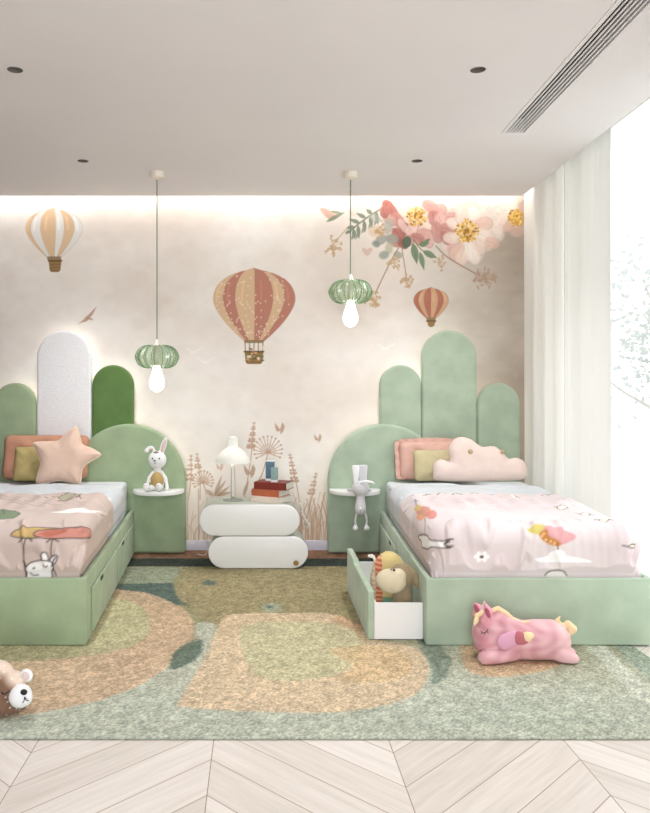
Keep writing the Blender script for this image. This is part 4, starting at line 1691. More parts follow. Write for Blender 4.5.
def book(label, x, y, z, w, dp, t, rot, cover_c, group='books stacked on the nightstand'):
    """spine faces the camera side (-y) ; w along the spine"""
    r = thing('book', label, 'book', (x, y, z), (0, 0, rot), group)
    c = .003
    cov = MB()
    cov.box(-w / 2, w / 2, -dp / 2, dp / 2, 0, c)
    cov.box(-w / 2, w / 2, -dp / 2, dp / 2, t - c, t)
    cov.box(-w / 2, w / 2, -dp / 2, -dp / 2 + c, c, t - c)
    obj('cover', cov, cover_c, r, smooth=False)
    obj('page_block', MB().box(-w / 2 + .004, w / 2 - .004, -dp / 2 + c + .0005, dp / 2 - .004, c + .0003, t - c - .0003), M_page, r, smooth=False)
    return r


C_red = mat('brick_red_cover', (126, 46, 36), .5, mottle=.08, mscale=30)
C_or = mat('orange_cover', (182, 102, 68), .5, mottle=.06, mscale=30)
C_wh = mat('cream_cover', (232, 216, 202), .5, mottle=.03, mscale=30)
bz = NT + .0005
by = -.44
book('cream white book with orange trim, bottom of the stack on the nightstand', .10, by - .02, bz, .235, .19, .040, -.56, C_wh)
book('orange book in the middle of the nightstand stack', .095, by, bz + .0405, .225, .18, .048, -.50, C_or)
book('dark red book on top of the nightstand stack', .118, by, bz + .0890, .25, .17, .052, -.38, C_red)
bt = bz + .1415
# ------------------------------------------------------------------ small boxes on the books
M_blue = mat('slate_blue_card', (92, 122, 140), .6, mottle=.12, mscale=40)
M_teal = mat('pale_teal_card', (146, 172, 170), .6, mottle=.10, mscale=40)
for nm, lab, px, y, w, h, m in (('keepsake_box', 'taller slate blue box with white foot standing on the red book', 270.5, -.42, .066, .150, M_blue),
                               ('keepsake_box', 'shorter pale teal box with white foot standing on the red book', 274.5, -.49, .046, .105, M_teal)):
    x = X(px, y + DW)
    r = thing(nm, lab, 'box', (x, y, bt), (0, 0, -.2), 'small blue boxes on the books')
    hw = w / 2
    obj('body', MB().box(-hw, hw, -.022, .022, .018, h - .008), m, r, bevel=.002)
    obj('foot_band', MB().box(-hw + .0005, hw - .0005, -.0215, .0215, 0, .0178), M_lacq, r, bevel=.001)
    obj('lid', MB().box(-hw - .001, hw + .001, -.023, .023, h - .0078, h), M_lacq if m is M_blue else m, r, bevel=.002)
    if m is M_blue:
        obj('side_label', MB().box(hw + .0002, hw + .004, -.018, .018, .02, h - .012), M_lacq, r, smooth=False)

# ------------------------------------------------------------------ bead strand hanging behind the nightstand's right end
mb = MB()
bp_ = spline([(.282, -.36, .455), (.312, -.36, .405), (.318, -.36, .352), (.332, -.355, .322), (.352, -.35, .292), (.366, -.35, .268), (.352, -.345, .2475)], n=6)
g = random.Random(3)
for i, p in enumerate(bp_[4:]):
    mb.ball((p[0] + g.uniform(-.003, .003) + .012, p[1], p[2]), .0085 if i % 3 else .0115, nu=12, nv=8)
st_ = MB().tube([(p[0] + .012, p[1], p[2]) for p in bp_[4:]], .002, 6)
gar = thing('bead_strand', 'off white bead strand draped over the right end of the nightstand', 'beads', (.34, -.36, .24))
M_bead = mat('ivory_beads', (222, 214, 202), .5)
obj('beads', mb, M_bead, gar, off=(.34, -.36, .24))
obj('string', st_, M_bead, gar, off=(.34, -.36, .24))

# ================================================================== PENDANTS
M_greenglass = bpy.data.materials.new('green_glass')
M_greenglass.use_nodes = True
nt = M_greenglass.node_tree
nn, ll = nt.nodes, nt.links
nn.remove(nn['Principled BSDF'])
_tr = nn.new('ShaderNodeBsdfTransparent')
_tr.inputs[0].default_value = rgb(245, 250, 244)
_df = nn.new('ShaderNodeBsdfTranslucent')
_df.inputs[0].default_value = rgb(196, 222, 192)
_d2 = nn.new('ShaderNodeBsdfDiffuse')
_d2.inputs[0].default_value = rgb(180, 210, 176)
_gl = nn.new('ShaderNodeBsdfGlossy')
_gl.inputs['Roughness'].default_value = .08
_a = nn.new('ShaderNodeAddShader')
_m1 = nn.new('ShaderNodeMixShader')
_m2 = nn.new('ShaderNodeMixShader')
_m3 = nn.new('ShaderNodeMixShader')
_lw = nn.new('ShaderNodeLayerWeight')
_lw.inputs['Blend'].default_value = .42
_mr = nn.new('ShaderNodeMapRange')
_mr.inputs['To Min'].default_value = .015
_mr.inputs['To Max'].default_value = .12
ll.new(_lw.outputs['Facing'], _mr.inputs['Value'])
_m3.inputs[0].default_value = .5
ll.new(_df.outputs[0], _m3.inputs[1])
ll.new(_d2.outputs[0], _m3.inputs[2])
ll.new(_mr.outputs[0], _m1.inputs[0])
ll.new(_tr.outputs[0], _m1.inputs[1])
ll.new(_m3.outputs[0], _m1.inputs[2])
_m2.inputs[0].default_value = .07
ll.new(_m1.outputs[0], _m2.inputs[1])
ll.new(_gl.outputs[0], _m2.inputs[2])
ll.new(_m2.outputs[0], nn['Material Output'].inputs['Surface'])
M_ribglass = mat('rib_glass', (130, 162, 120), .2, trans=.5)
M_cordg = mat('sage_cord', (120, 134, 112), .7)
M_canopy = mat('cream_canopy', (236, 226, 212), .4)
M_pbulb = mat('opal_lit_bulb', (255, 252, 246), .3, emit=3.5)


def pendant(px, zs, label, lit):
    d = 5.25
    x, y = X(px, d), d - DW
    r = thing('pendant_lamp', label, 'lamp', (x, y, CEIL), group='green glass pendants')
    t = zs - CEIL
    obj('canopy', MB().lathe([(0, -.0005), (.046, -.0005), (.046, -.034), (.042, -.040), (.008, -.042), (.006, -.052), (0, -.052)], n=32), M_canopy, r)
    obj('cord', MB().tube([(0, 0, -.050), (0, 0, t + .05)], .0042, 8), M_cordg, r)
    sk = obj('socket', MB().lathe([(0, t + .055), (.007, t + .055), (.010, t + .045), (.017, t + .025), (.019, t - .03), (.023, t - .07), (.023, t - .125), (0, t - .125)], n=24), M_canopy, r)

    def rib(a, k):
        return 1 + .055 * math.cos(16 * a)
    prof_o = [(.046, t + .012), (.060, t + .014), (.092, t + .006), (.120, t - .016), (.136, t - .045), (.140, t - .066), (.132, t - .092), (.118, t - .118), (.088, t - .136), (.056, t - .142)]
    prof_i = [(a - .0045, b - (.0045 if k < 5 else -.0045)) for k, (a, b) in enumerate(prof_o)][::-1]
    gl = MB().lathe(prof_o + prof_i + [prof_o[0]], n=144, rfun=rib)
    rb_ = MB()
    for k in range(16):
        a = 2 * PI * k / 16
        rb_.tube([((q + .002) * 1.055 * math.cos(a), (q + .002) * 1.055 * math.sin(a), z_) for q, z_ in spline(prof_o, n=3)], .0024, 6)
    obj('glass_shade', gl, M_greenglass, r, angle=60)['label'] = 'ribbed green glass shade'
    q_ = obj('ribs', rb_, M_ribglass, r)
    q_['label'] = 'darker green glass ribs'
    top = MB().lathe([(.010, t + .020), (.040, t + .016), (.049, t + .012), (.049, t + .008), (.010, t + .010), (.010, t + .020)], n=32)
    obj('shade_ring', top, M_canopy, r)
    z0 = t - .1255
    bl = MB().lathe([(0, z0), (.022, z0 - .001), (.026, z0 - .02), (.034, z0 - .05), (.046, z0 - .085), (.0515, z0 - .112), (.049, z0 - .140), (.037, z0 - .163), (.018, z0 - .176), (0, z0 - .179)], n=32)
    obj('bulb', bl, M_pbulb, r)['label'] = 'white teardrop bulb'
    return r


pendant(157, 1.573, 'lower green glass pendant, above the left bed shelf', True)
pendant(350.5, 2.018, 'higher green glass pendant, beside the hanging peonies', True)

# ================================================================== CEILING FITTINGS
M_can = mat('downlight_grey', (120, 112, 106), .7)
M_lens = mat('downlight_lens', (110, 104, 100), .4)
where = ('at the left picture edge', 'towards the air vent', 'behind and left of the lower pendant', 'right of the higher pendant')
for (x, d), w in zip(DOWN, where):
    r = thing('recessed_downlight', 'small round recessed ceiling downlight ' + w, 'downlight', (x, d - DW, CEIL), group='recessed downlights')
    obj('housing', MB().lathe([(.0355, -.001), (.0355, .034), (0, .034), (0, .031), (.033, .031), (.033, -.001), (.0355, -.001)], n=28), M_can, r)
    obj('lens', MB().lathe([(0, .014), (.026, .016), (.026, .030), (0, .0305)], n=24), M_lens, r)
    sl = bpy.data.lights.new('downlight_beam', 'SPOT')
    sl.energy = 44 if d > 4 else 30
    sl.color = (.93, .96, 1.0)
    sl.spot_size = 1.95 if d > 4 else 1.4
    sl.spot_blend = 1.0
    sl.shadow_soft_size = .028
    so_ = bpy.data.objects.new('downlight_beam', sl)
    COL.objects.link(so_)
    so_.location = (0, 0, .0015)
    so_.parent = r

for x in (-1.10, 1.00):       # unseen pair added to brighten the front floor, spaced on the same ceiling grid
    sl = bpy.data.lights.new('downlight_beam', 'SPOT')
    sl.energy = 22
    sl.color = (.93, .96, 1.0)
    sl.spot_size = 1.6
    sl.spot_blend = 1.0
    sl.shadow_soft_size = .05
    so_ = bpy.data.objects.new('downlight_beam', sl)
    COL.objects.link(so_)
    so_.location = (x, 2.06 - DW, CEIL - .01)
vent = thing('ceiling_vent', 'long linear white air vent with dark slots in the ceiling', 'vent', (vx(V0 + .0675, 3.4), 3.4 - DW, CEIL))
voff = tuple(vent.location)


def vbar(mb, xa, xb, za, zb, d0=VE + .006, d1=VB - .004):
    return mb.hexa([(vx(xa, d0), d0 - DW, za), (vx(xb, d0), d0 - DW, za), (vx(xb, d1), d1 - DW, za), (vx(xa, d1), d1 - DW, za),
                    (vx(xa, d0), d0 - DW, zb), (vx(xb, d0), d0 - DW, zb), (vx(xb, d1), d1 - DW, zb), (vx(xa, d1), d1 - DW, zb)])


obj('plenum', vbar(MB(), V0 + .002, V1 - .002, CEIL + .082, CEIL + .096), mat('vent_black', (44, 40, 38), .8), vent, off=voff, smooth=False)
fr = MB()
vbar(fr, V0 + .001, V0 + .020, CEIL - .003, CEIL + .03)
vbar(fr, V1 - .006, V1 - .001, CEIL - .003, CEIL + .03)
vbar(fr, V0 + .0205, V1 - .0065, CEIL - .003, CEIL + .03, VB - .010, VB - .0045)
obj('frame', fr, M_ceil, vent, off=voff, smooth=False)
for k in range(5):
    a = V0 + .0335 + k * .0195
    obj('slat', vbar(MB(), a, a + .0062, CEIL - .001, CEIL + .004, d1=VB - .011), M_ceil, vent, off=voff, smooth=False)

# ================================================================== CURTAINS
def curtain(name, label, d0, d1, amp, pitch, off_, m, seed, deep=None):
    g = np.random.default_rng(seed)
    n = 150
    ds = np.linspace(d0, d1, n)
    ph = 0
    rows = []
    zs = np.linspace(.012, 2.99, 14)
    P = np.zeros((len(zs), n, 3))
    jitter = np.cumsum(g.normal(0, .10, n))
    for i, d in enumerate(ds):
        u = (d0 - d) / pitch * 2 * PI + .5 * math.sin((d0 - d) * 9 + seed) + jitter[i] * .3
        for k, z in enumerate(zs):
            w = math.sin(u + .05 * math.sin(z * 1.3))
            w = math.copysign(abs(w) ** .8, w)
            o = off_ + amp * w * (1 - .25 * z / 3) - .045 * math.exp(-((6.04 - d) / .09) ** 2)
            P[k, i] = (edge_x(d) + o, d - DW + .018 * math.cos(u), z)
    o = grid_mesh(name, P, m, None, None, off=(edge_x((d0 + d1) / 2) + off_, (d0 + d1) / 2 - DW, .012), thick=.003)
    tag(o, label, 'curtain')
    return o


M_sheer = mat('sheer_white', (244, 243, 240), .9, trans=.44, bump=.1, bscale=300, spec=.1)
M_drape = mat('ivory_drape', (243, 241, 237), .9, trans=.44, bump=.1, bscale=300, spec=.1)
curtain('curtain', 'white pleated curtain stacked in the corner beside the mural', 6.04, 5.27, .034, .26, .085, M_drape, 2)
curtain('curtain', 'ivory curtain panel nearest the bright window, behind the right bed', 5.22, 4.60, .034, .42, .090, M_sheer, 5)

# ================================================================== PLUSH TOYS
M_cream = mat('cream_plush', (240, 236, 226), .95, bump=.2, bscale=220, sheen=.3, spec=.1)
M_bunw = mat('white_plush', (238, 238, 238), .95, bump=.2, bscale=220, sheen=.3, spec=.1)
M_grey = mat('light_grey_plush', (216, 214, 216), .95, bump=.25, bscale=220, sheen=.3, spec=.1, mottle=.05, mscale=60)
M_greyp = mat('pale_grey_plush', (243, 242, 243), .95, bump=.2, bscale=220, sheen=.3, spec=.1)
M_pinkin = mat('pink_ear_lining', (226, 196, 190), .95, sheen=.3, spec=.1)
M_must = mat('mustard_knit', (190, 162, 106), .95, bump=.4, bscale=150, spec=.1)
M_rib = mat('brown_ribbon', (132, 92, 66), .8)
M_toyc = mat('toy_plush', (255, 255, 255), .95, attr=True, bump=.2, bscale=220, sheen=.25, spec=.1)


def ear_flat(pts, rs, squash, mb):
    return limb(mb, pts, rs)


# --- white bunny on the left shelf
SZ = .5145
bx_, by_ = X(157.5, 5.80), -.272
bun = thing('plush_bunny', 'white plush bunny in mustard top sitting on the left bed shelf', 'plush toy', (bx_, by_, SZ))
mb = MB()
mb.ball((0, 0, .232), (.070, .055, .068))                      # head
mb.ball((0, .0, .165), (.030, .026, .03))
mb.ball((0, .004, .075), (.052, .042, .078))                   # trunk
for s in (-1, 1):
    limb(mb, [(s * .034, 0, .135), (s * .062, -.004, .095), (s * .074, -.012, .04), (s * .076, -.02, .016)], [.016, .014, .0135, .015])
limb(mb, [(-.03, -.02, .028), (-.055, -.055, .026), (-.068, -.085, .024)], [.022, .02, .02])
limb(mb, [(.03, -.02, .028), (.030, -.06, .026), (.026, -.092, .026)], [.022, .02, .02])
mb.ball((-.070, -.094, .036), (.026, .020, .034))
mb.ball((.024, -.100, .036), (.026, .020, .034))
# standing right ear, folded left ear
body = mb
for q in np.linspace(0, 1, 9):
    body.ball((.030 + .030 * q, .004, .285 + .098 * q), (.012 + .013 * math.sin(PI * min(1, q * .8 + .12)), .010, .02), rot=(0, .3, 0))
for p, w in zip(spline([(-.022, .004, .285), (-.034, .0, .315), (-.052, -.006, .326), (-.072, -.010, .314), (-.080, -.012, .300)], n=3), np.linspace(.012, .019, 13)):
    body.ball(p, (w, .010, .014))


def bun_col(co):
    c = np.empty_like(co)
    c[:] = (240, 240, 240)
    return c


blob('body', body, .0042, M_bunw, bun, it=5)
mb = MB()
for q in np.linspace(.1, .95, 8):
    mb.ball((.031 + .030 * q, -.007, .287 + .094 * q), (.004 + .011 * math.sin(PI * min(1, q * .8 + .1)), .006, .016), rot=(0, .3, 0))
blob('ear_lining', mb, .003, M_pinkin, bun, it=4)['label'] = 'pink lining of the upright ear'
mb = MB()
for k in range(3):
    mb.ball((-.060 + .011 * k, -.013, .312 + .002 * k), (.010, .006, .008))
blob('ear_lining', mb, .003, M_pinkin, bun, it=3)
mb = MB().ball((0, -.004, .078), (.0505, .050, .066), nu=28, nv=18)
mb.v = [(x, y, max(z, .024)) for x, y, z in mb.v]
obj('jumper', mb, M_must, bun)['label'] = 'mustard knitted top'
mb = MB()
mb.ball((-.016, -.022, .288), (.014, .008, .009), rot=(0, -.5, 0)).ball((.004, -.024, .290), (.012, .008, .008), rot=(0, .5, 0)).ball((-.006, -.030, .287), .007)
obj('ribbon', mb, M_rib, bun)
for x in (-.031, .021):
    obj('eye', MB().ball((x, -.049 - .002 * (x > 0), .247), (.0055, .004, .0065)), M_black, bun)
obj('nose', MB().ball((-.014, -.0555, .232), (.0085, .005, .006)), mat('slate_nose', (90, 92, 110), .5), bun)
obj('mouth', MB().tube([(-.012, -.0525, .226), (-.012, -.052, .213)], .0014, 6).tube([(-.020, -.050, .209), (-.012, -.052, .213), (-.004, -.051, .209)], .0014, 6), M_black, bun)
for s, c in ((-1, (-.070, -.1105, .040)), (1, (.024, -.1175, .040))):
    mb = MB()
    for k in (-1, 0, 1):
        mb.ball((c[0] + k * .011, c[1] + .002, c[2] + .013), (.0042, .003, .005))
    mb.ball((c[0], c[1] + .001, c[2] - .006), (.009, .003, .007))
    obj('paw_pad', mb, M_pinkin, bun)

# --- grey plush hanging over the edge of the right shelf
gx, gy = X(360.5, 5.68), -.388
gz = .5145
gr = thing('plush_bunny', 'light grey plush bunny dangling over the right bed shelf edge', 'plush toy', (gx, gy, gz))
dz = .0074                      # metres per picture pixel at its distance


def gp(px, py, y=0.0):
    return (X(px, 5.68 + y) - X(360.5, 5.68), y, Z(py, 5.68 + y) - gz)


mb = MB()
mb.ball(gp(360.5, 488.5), (.066, .048, .060))
limb(mb, [gp(360.5, 495), gp(360.5, 500), gp(360.5, 506), gp(360.5, 509)], [.030, .034, .042, .044])
for e, s in ((355.8, -1), (366.2, 1)):
    limb(mb, [gp(357 if s < 0 else 364, 511), gp(e - .2 * s, 516), gp(e + .6 * s, 521), gp(e, 525)], [.011, .009, .009, .011])
    mb.ball(gp(e + .6 * s + (1.2 if s < 0 else -1.2) * 0, 528.3, -.008), (.022, .022, .023))
# arms lying back over the shelf top
for s in (-1, 1):
    limb(mb, [gp(360.5 + s * 4, 494.5), gp(360.5 + s * 7.5, 490), (s * .072, .022, .020), (s * .082, .075, .0125)], [.012, .012, .0115, .0115])
blob('body', mb, .0042, M_grey, gr, it=5)
# two broad upright ears and a bent one tip
for (xa, xb, m, lab, y) in ((351.5, 358.8, M_greyp, 'pale grey left ear', -.012), (357.6, 367.6, M_grey, None, .006)):
    mb = MB()
    o = [gp(xa + 2.4, 484.5), gp(xb - 1.2, 484.5), gp(xb, 466.5), gp(xb - .8, 465), gp(xa + .8, 465), gp(xa, 466.5)]
    mb.prism([(p[0], p[2]) for p in o][::1], y - .010, y + .010)
    q = obj('ear', mb, m, gr, bevel=.007, seg=4)
    if lab:
        q['label'] = lab
mb = MB()
limb(mb, [gp(361, 482.2, -.040), gp(366, 481.6, -.048), gp(371, 482.2, -.046), gp(374, 483.2, -.044)], [.010, .013, .012, .007])
blob('ear_tip', mb, .004, M_bunw, gr, it=4)
obj('tail', MB().ball(gp(360.5, 508.5, -.044), .0095), M_bunw, gr)
for e in (355.6, 365.6):
    obj('paw_pad', MB().ball(gp(e, 528.6, -.0295), (.010, .004, .010)), M_greyp, gr)

# --- brown spotted bear at the left edge, lying on the rug
s_ = .00405
brz = RZ
BX, BY = X(-6, 3.12), 3.12 - DW
bear = thing('plush_bear', 'brown plush bear with white dots lying on the rug', 'plush toy', (BX, BY, brz))


def bq(px, py, y=0.0):
    return (X(px, 3.12 + y) - X(-6, 3.12), y, Z(py, 3.12 + y) - brz)


mb = MB()
mb.ball(bq(-7, 690), (.148, .112, .094), rot=(0, .55, 0))
mb.ball(bq(-6, 680), (.085, .09, .08))
mb.ball(bq(11, 686, -.02), (.062, .08, .058))
limb(mb, [bq(-30, 690, .10), bq(-70, 690, .22), bq(-100, 694, .30)], [.09, .105, .095])
limb(mb, [bq(-20, 706, -.04), bq(-34, 709, -.12)], [.03, .03])
limb(mb, [bq(-70, 706, .10), bq(-92, 709, .04)], [.034, .034])


def bear_col(co):
    n = len(co)
    c = np.empty((n, 3))
    c[:] = (128, 98, 80)
    # pale blaze over the crown
    L = co - np.array([(-4 + 6) * s_, 0, Z(689, 3.12) - brz])
    up = np.clip((L[:, 2] + L[:, 0] * .62 - .088) / .03, 0, 1)[:, None]
    c = c * (1 - up) + np.array([226, 206, 188]) * up
    # white dots
    g = np.random.default_rng(5)
    pick = co[g.integers(0, n, 700)]
    keep = []
    for p in pick:
        if all(((p - q) ** 2).sum() > .018 ** 2 for q in keep):
            keep.append(p)
    for p in keep:
        dd = np.sqrt(((co - p) ** 2).sum(1))
        a = np.clip((.0045 - dd) / .002, 0, 1)[:, None]
        c = c * (1 - a) + np.array([246, 238, 228]) * a
    return c


for v in range(len(mb.v)):
    x, y, z = mb.v[v]
    mb.v[v] = (x, y, max(z, .002))
blob('body', mb, .0045, M_toyc, bear, it=6, cfun=bear_col)
mb = MB()
mb.ball(bq(20.5, 696, -.075), (.046, .046, .046)).ball(bq(25, 698, -.08), (.030, .035, .03))
blob('muzzle', mb, .0045, M_bunw, bear, it=4)['label'] = 'white rounded muzzle'
obj('nose', MB().ball(bq(23.8, 692.2, -.122), (.0135, .010, .0115)), M_black, bear)
mb = MB()
mb.tube([bq(22.5, 703, -.119), bq(24.2, 700.5, -.121), bq(24.6, 697, -.124)], .0018, 6)
mb.tube([bq(24.6, 697, -.124), bq(26.5, 700.5, -.118), bq(28.6, 700.5, -.114)], .0018, 6)
obj('mouth', mb, M_black, bear)
obj('eye', MB().tube(spline([bq(1.5, 692.5, -.114), bq(3.5, 694, -.116), bq(6, 693.5, -.113), bq(9.5, 690.5, -.106)]), .0025, 6), M_black, bear)
mb = MB().ball(bq(26.5, 675.5, -.01), (.026, .012, .027))
e1 = obj('ear', mb, M_bunw, bear)
obj('ear_lining', MB().ball(bq(25.6, 676, -.019), (.016, .007, .018)), mat('pale_mauve_plush', (214, 196, 194), .95), e1)
obj('ear', MB().ball(bq(-26, 668, .0), (.028, .013, .028)), M_bunw, bear)

# --- pink unicorn resting in front of the right bed
UD = 3.70
us = UD / F
UX, UY = X(524, UD), UD - DW
uni = thing('plush_unicorn', 'pink plush unicorn lying against the foot of the right bed', 'plush toy', (UX, UY, RZ))


def uq(px, py, y=0.0):
    return (X(px, UD + y) - X(524, UD), y, Z(py, UD + y) - RZ)


UB = Z(662, UD) - RZ
mb = MB()
mb.ball(uq(491, 633), (.092, .074, .100), rot=(0, .1, 0))                # head
mb.ball(uq(486, 643), (.058, .060, .050))                               # snout side
mb.ball(uq(499, 628), (.06, .058, .06))
limb(mb, [uq(498, 622), uq(507, 630), uq(520, 636)], [.060, .070, .076])
limb(mb, [uq(503, 637), uq(518, 640), uq(536, 640), uq(550, 640)], [.080, .092, .098, .098])
mb.ball(uq(551, 641), (.090, .084, .095))
limb(mb, [uq(512, 653, -.045), uq(495, 657.5, -.075), uq(485, 657.5, -.085)], [.038, .034, .034])    # near foreleg
limb(mb, [uq(512, 653, .04), uq(497, 657, .05), uq(488, 657.5, .05)], [.028, .024, .024])
limb(mb, [uq(553, 648, -.045), uq(563, 656, -.065), uq(572.5, 658.5, -.07)], [.052, .036, .030])     # near hind leg
limb(mb, [uq(556, 642, .035), uq(566, 650, .045), uq(571.5, 653, .045)], [.04, .026, .022])
for v in range(len(mb.v)):
    x, y, z = mb.v[v]
    mb.v[v] = (x, y, max(z, .001))


def uni_col(co):
    n = len(co)
    a = np.sin(co[:, 0] * 52 + 2 * np.sin(co[:, 2] * 40)) * np.sin(co[:, 2] * 60 + 1.5 * np.sin(co[:, 0] * 25)) * .5 + .5
    c = np.array([206, 148, 157]) * (1 - a[:, None]) + np.array([228, 184, 188]) * a[:, None]
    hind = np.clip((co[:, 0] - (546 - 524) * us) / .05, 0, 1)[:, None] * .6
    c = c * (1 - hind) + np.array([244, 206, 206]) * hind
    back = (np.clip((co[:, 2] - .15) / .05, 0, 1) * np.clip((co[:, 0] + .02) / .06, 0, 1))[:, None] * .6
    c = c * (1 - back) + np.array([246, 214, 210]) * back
    bl = np.exp(-((co - np.array(uq(484, 640, -.06))) ** 2).sum(1) / .03 ** 2)[:, None] * .35
    return c * (1 - bl) + np.array([216, 120, 140]) * bl


blob('body', mb, .0055, M_toyc, uni, it=6, cfun=uni_col)
M_upink = mat('rose_ear_plush', (226, 160, 172), .95, sheen=.3, spec=.1)
M_ulin = mat('plum_ear_lining', (170, 92, 108), .95, spec=.1)
M_mane = mat('pale_yellow_plush', (240, 214, 172), .95, bump=.3, bscale=120, sheen=.3, spec=.1)
for nm, a, b, c in (('ear', (484.5, 621, -.045), (489, 612, -.055), (484, 602.5, -.040)), ('ear', (476.5, 615, .015), (478, 608, .012), (474.5, 603.5, .005))):
    mb = MB()
    limb(mb, [uq(*a), uq(*b), uq(*c)], [.022, .021, .006])
    mb.ball(uq(a[0] + 3, a[1] + 3, a[2]), (.022, .018, .03))
    q = blob(nm, mb, .0045, M_upink, uni, it=4)
    m2 = MB()
    m2.ball(uq(b[0] - 1.2, b[1] + 1, b[2] - .017), (.010, .006, .026), rot=(0, -.35, 0))
    obj('ear_lining', m2, M_ulin, q)
mb = MB().tube([uq(480.5, 615, -.012), uq(484.5, 601.2, -.018)], [.013, .003], 12)
obj('horn', mb, mat('pale_horn', (236, 214, 214), .6), uni)
mb = MB()
limb(mb, [uq(491, 611, -.016), uq(498, 608.5, -.016), uq(506, 613.5, -.016), uq(513, 620, -.016), uq(521, 623, -.016), uq(529, 621.5, -.016)], [.012, .0135, .014, .013, .012, .007])
blob('mane', mb, .005, M_mane, uni, it=3)['label'] = 'pale yellow mane along the neck'
mb = MB()
limb(mb, [uq(476.5, 620, -.042), uq(474.5, 624, -.055)], [.014, .008])
limb(mb, [uq(477, 616, -.03), uq(482, 613, -.03)], [.014, .013])
blob('forelock', mb, .004, M_mane, uni, it=3)
mb = MB()
limb(mb, [uq(561, 630, -.0), uq(568, 624, -.01), uq(573, 629, -.02), uq(569.5, 634, -.025)], [.015, .018, .020, .010])
limb(mb, [uq(563, 627, -.0), uq(557, 621, -.01), uq(559.5, 617, -.01)], [.014, .011, .006])
blob('tail', mb, .0045, M_mane, uni, it=3)['label'] = 'pale yellow curled tail'
# wing in three colours folded on the flank
for nm, pts, r, c in (('wing_feather', [(505, 642), (513, 638)], [.040, .036], (222, 168, 192)), ('wing_feather', [(519, 638), (524, 640.5)], [.033, .028], (192, 112, 122)),
                      ('wing_feather', [(527, 637), (530.5, 636)], [.026, .018], (242, 220, 176))):
    mb = MB()
    P = [Vector(uq(a, b, -.082 + .004 * k)) for k, (a, b) in enumerate(pts)]
    for q in np.linspace(0, 1, 6):
        rr = r[0] + (r[1] - r[0]) * q
        mb.ball(P[0].lerp(P[1], q), (rr, .014, rr))
    o_ = blob(nm, mb, .0045, mat('wing_plush_%d' % c[1], c, .95, sheen=.3, spec=.1, bump=.15, bscale=200), uni, it=4)
obj('eye', MB().tube(spline([uq(480.8, 631, -.067), uq(483, 633, -.0705), uq(486, 632, -.0715), uq(488, 629.5, -.0715)]), .0016, 6)
    .tube([uq(482, 632.3, -.070), uq(481.2, 634.4, -.0695)], .0012, 5).tube([uq(484.6, 633, -.0715), uq(484.8, 635, -.071)], .0012, 5).tube([uq(486.8, 631.5, -.0722), uq(488.4, 633, -.0722)], .0012, 5), M_black, uni)
obj('mouth', MB().tube(spline([uq(480, 651, -.052), uq(487, 651.8, -.060), uq(497, 650.6, -.066)]), .0022, 6), mat('plum_thread', (120, 50, 66), .7), uni)

# --- toys in the open drawer
DZ = .0255
TD = 4.12
ts = TD / F
TX, TY = X(402, TD), TD - DW
dog = thing('plush_donkey', 'taupe plush donkey with cream muzzle sitting in the open drawer', 'plush toy', (TX, TY, DZ))


def tq(px, py, y=0.0):
    return (X(px, TD + y) - X(402, TD), y, Z(py, TD + y) - DZ)


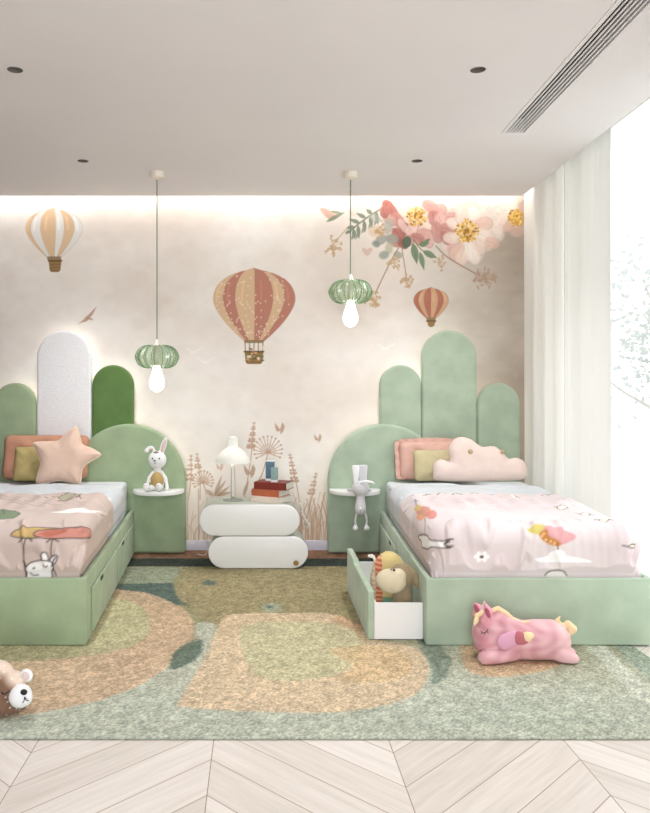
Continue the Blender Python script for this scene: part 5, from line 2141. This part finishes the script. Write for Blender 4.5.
mb = MB()
mb.ball(tq(402, 577), (.070, .062, .074))
limb(mb, [tq(402, 590), tq(403, 604), (.004, .006, .050)], [.052, .056, .050])
M_taupe = mat('taupe_plush', (158, 140, 110), .95, bump=.25, bscale=200, sheen=.2, spec=.1)
for v in range(len(mb.v)):
    x, y, z = mb.v[v]
    mb.v[v] = (x, y, max(z, .001))
blob('body', mb, .005, M_taupe, dog, it=5)
mb = MB()
limb(mb, [tq(408, 568, -.02), tq(413, 574, -.03), tq(416.5, 582, -.032), tq(418, 587.5, -.03)], [.018, .024, .022, .010])
mb.v = [(x, -.022 + (y + .022) * .55, z) for x, y, z in mb.v]
blob('ear', mb, .0045, M_taupe, dog, it=4)
mb = MB()
mb.ball(tq(391, 581, -.062), (.082, .052, .064), rot=(0, .2, 0)).ball(tq(398, 577, -.055), (.044, .044, .046))
blob('muzzle', mb, .005, mat('oat_plush', (222, 208, 178), .95, bump=.2, bscale=220, sheen=.2, spec=.1), dog, it=5)['label'] = 'large cream muzzle'
obj('eye', MB().ball(tq(394, 570.2, -.092), (.007, .005, .006)), M_black, dog)
obj('eye', MB().ball(tq(391.2, 569.6, -.086), (.004, .004, .004)), M_black, dog)
obj('mouth', MB().tube(spline([tq(392, 585, -.111), tq(391.8, 589, -.108), tq(394, 591.5, -.1)]), .0014, 5), mat('fawn_thread', (196, 176, 146), .8), dog)

PD = 4.36
ps = PD / F
PX, PY = X(389, PD), PD - DW
strp = thing('plush_cushion', 'round striped plush in yellow, orange and teal behind the donkey', 'plush toy', (PX - .0, PY, DZ))


def pq(px, py, y=0.0):
    return (X(px, PD + y) - X(389, PD), y, Z(py, PD + y) - DZ)


mb = MB()
c0 = pq(389, 581)
hz = c0[2]
mb.ball((c0[0], 0, hz), (.108, .088, hz + .0 if hz < .17 else .17))
limb(mb, [(-.078, -.030, hz + .02), (-.078, -.030, .04)], [.030, .034])


def str_col(co):
    c = np.empty_like(co)
    c[:] = (226, 204, 142)
    x, z = co[:, 0], co[:, 2]
    col1 = (x > -.085) & (x < -.048)
    k = np.floor(z / .0125).astype(int) % 2
    c[col1 & (k == 0)] = (206, 116, 84)
    c[col1 & (k == 1)] = (232, 172, 138)
    left = x <= -.085
    c[left] = (226, 206, 172)
    c[left & (np.floor(z / .008).astype(int) % 3 == 0)] = (198, 184, 160)
    t = (x > -.048) & (x < .02) & (z < .11)
    c[t] = (140, 180, 150)
    c[t & (np.floor(z / .012).astype(int) % 3 == 0)] = (108, 160, 138)
    return c


blob('body', mb, .004, M_toyc, strp, it=4, cfun=str_col)
mb = MB()
limb(mb, [pq(376, 562, .02), pq(373.5, 557, .03), pq(369, 556, .03), pq(372, 555.5, .03)], [.010, .010, .009, .008])
blob('loop_tag', mb, .004, M_cream, strp, it=3)['label'] = 'cream tag at the top'
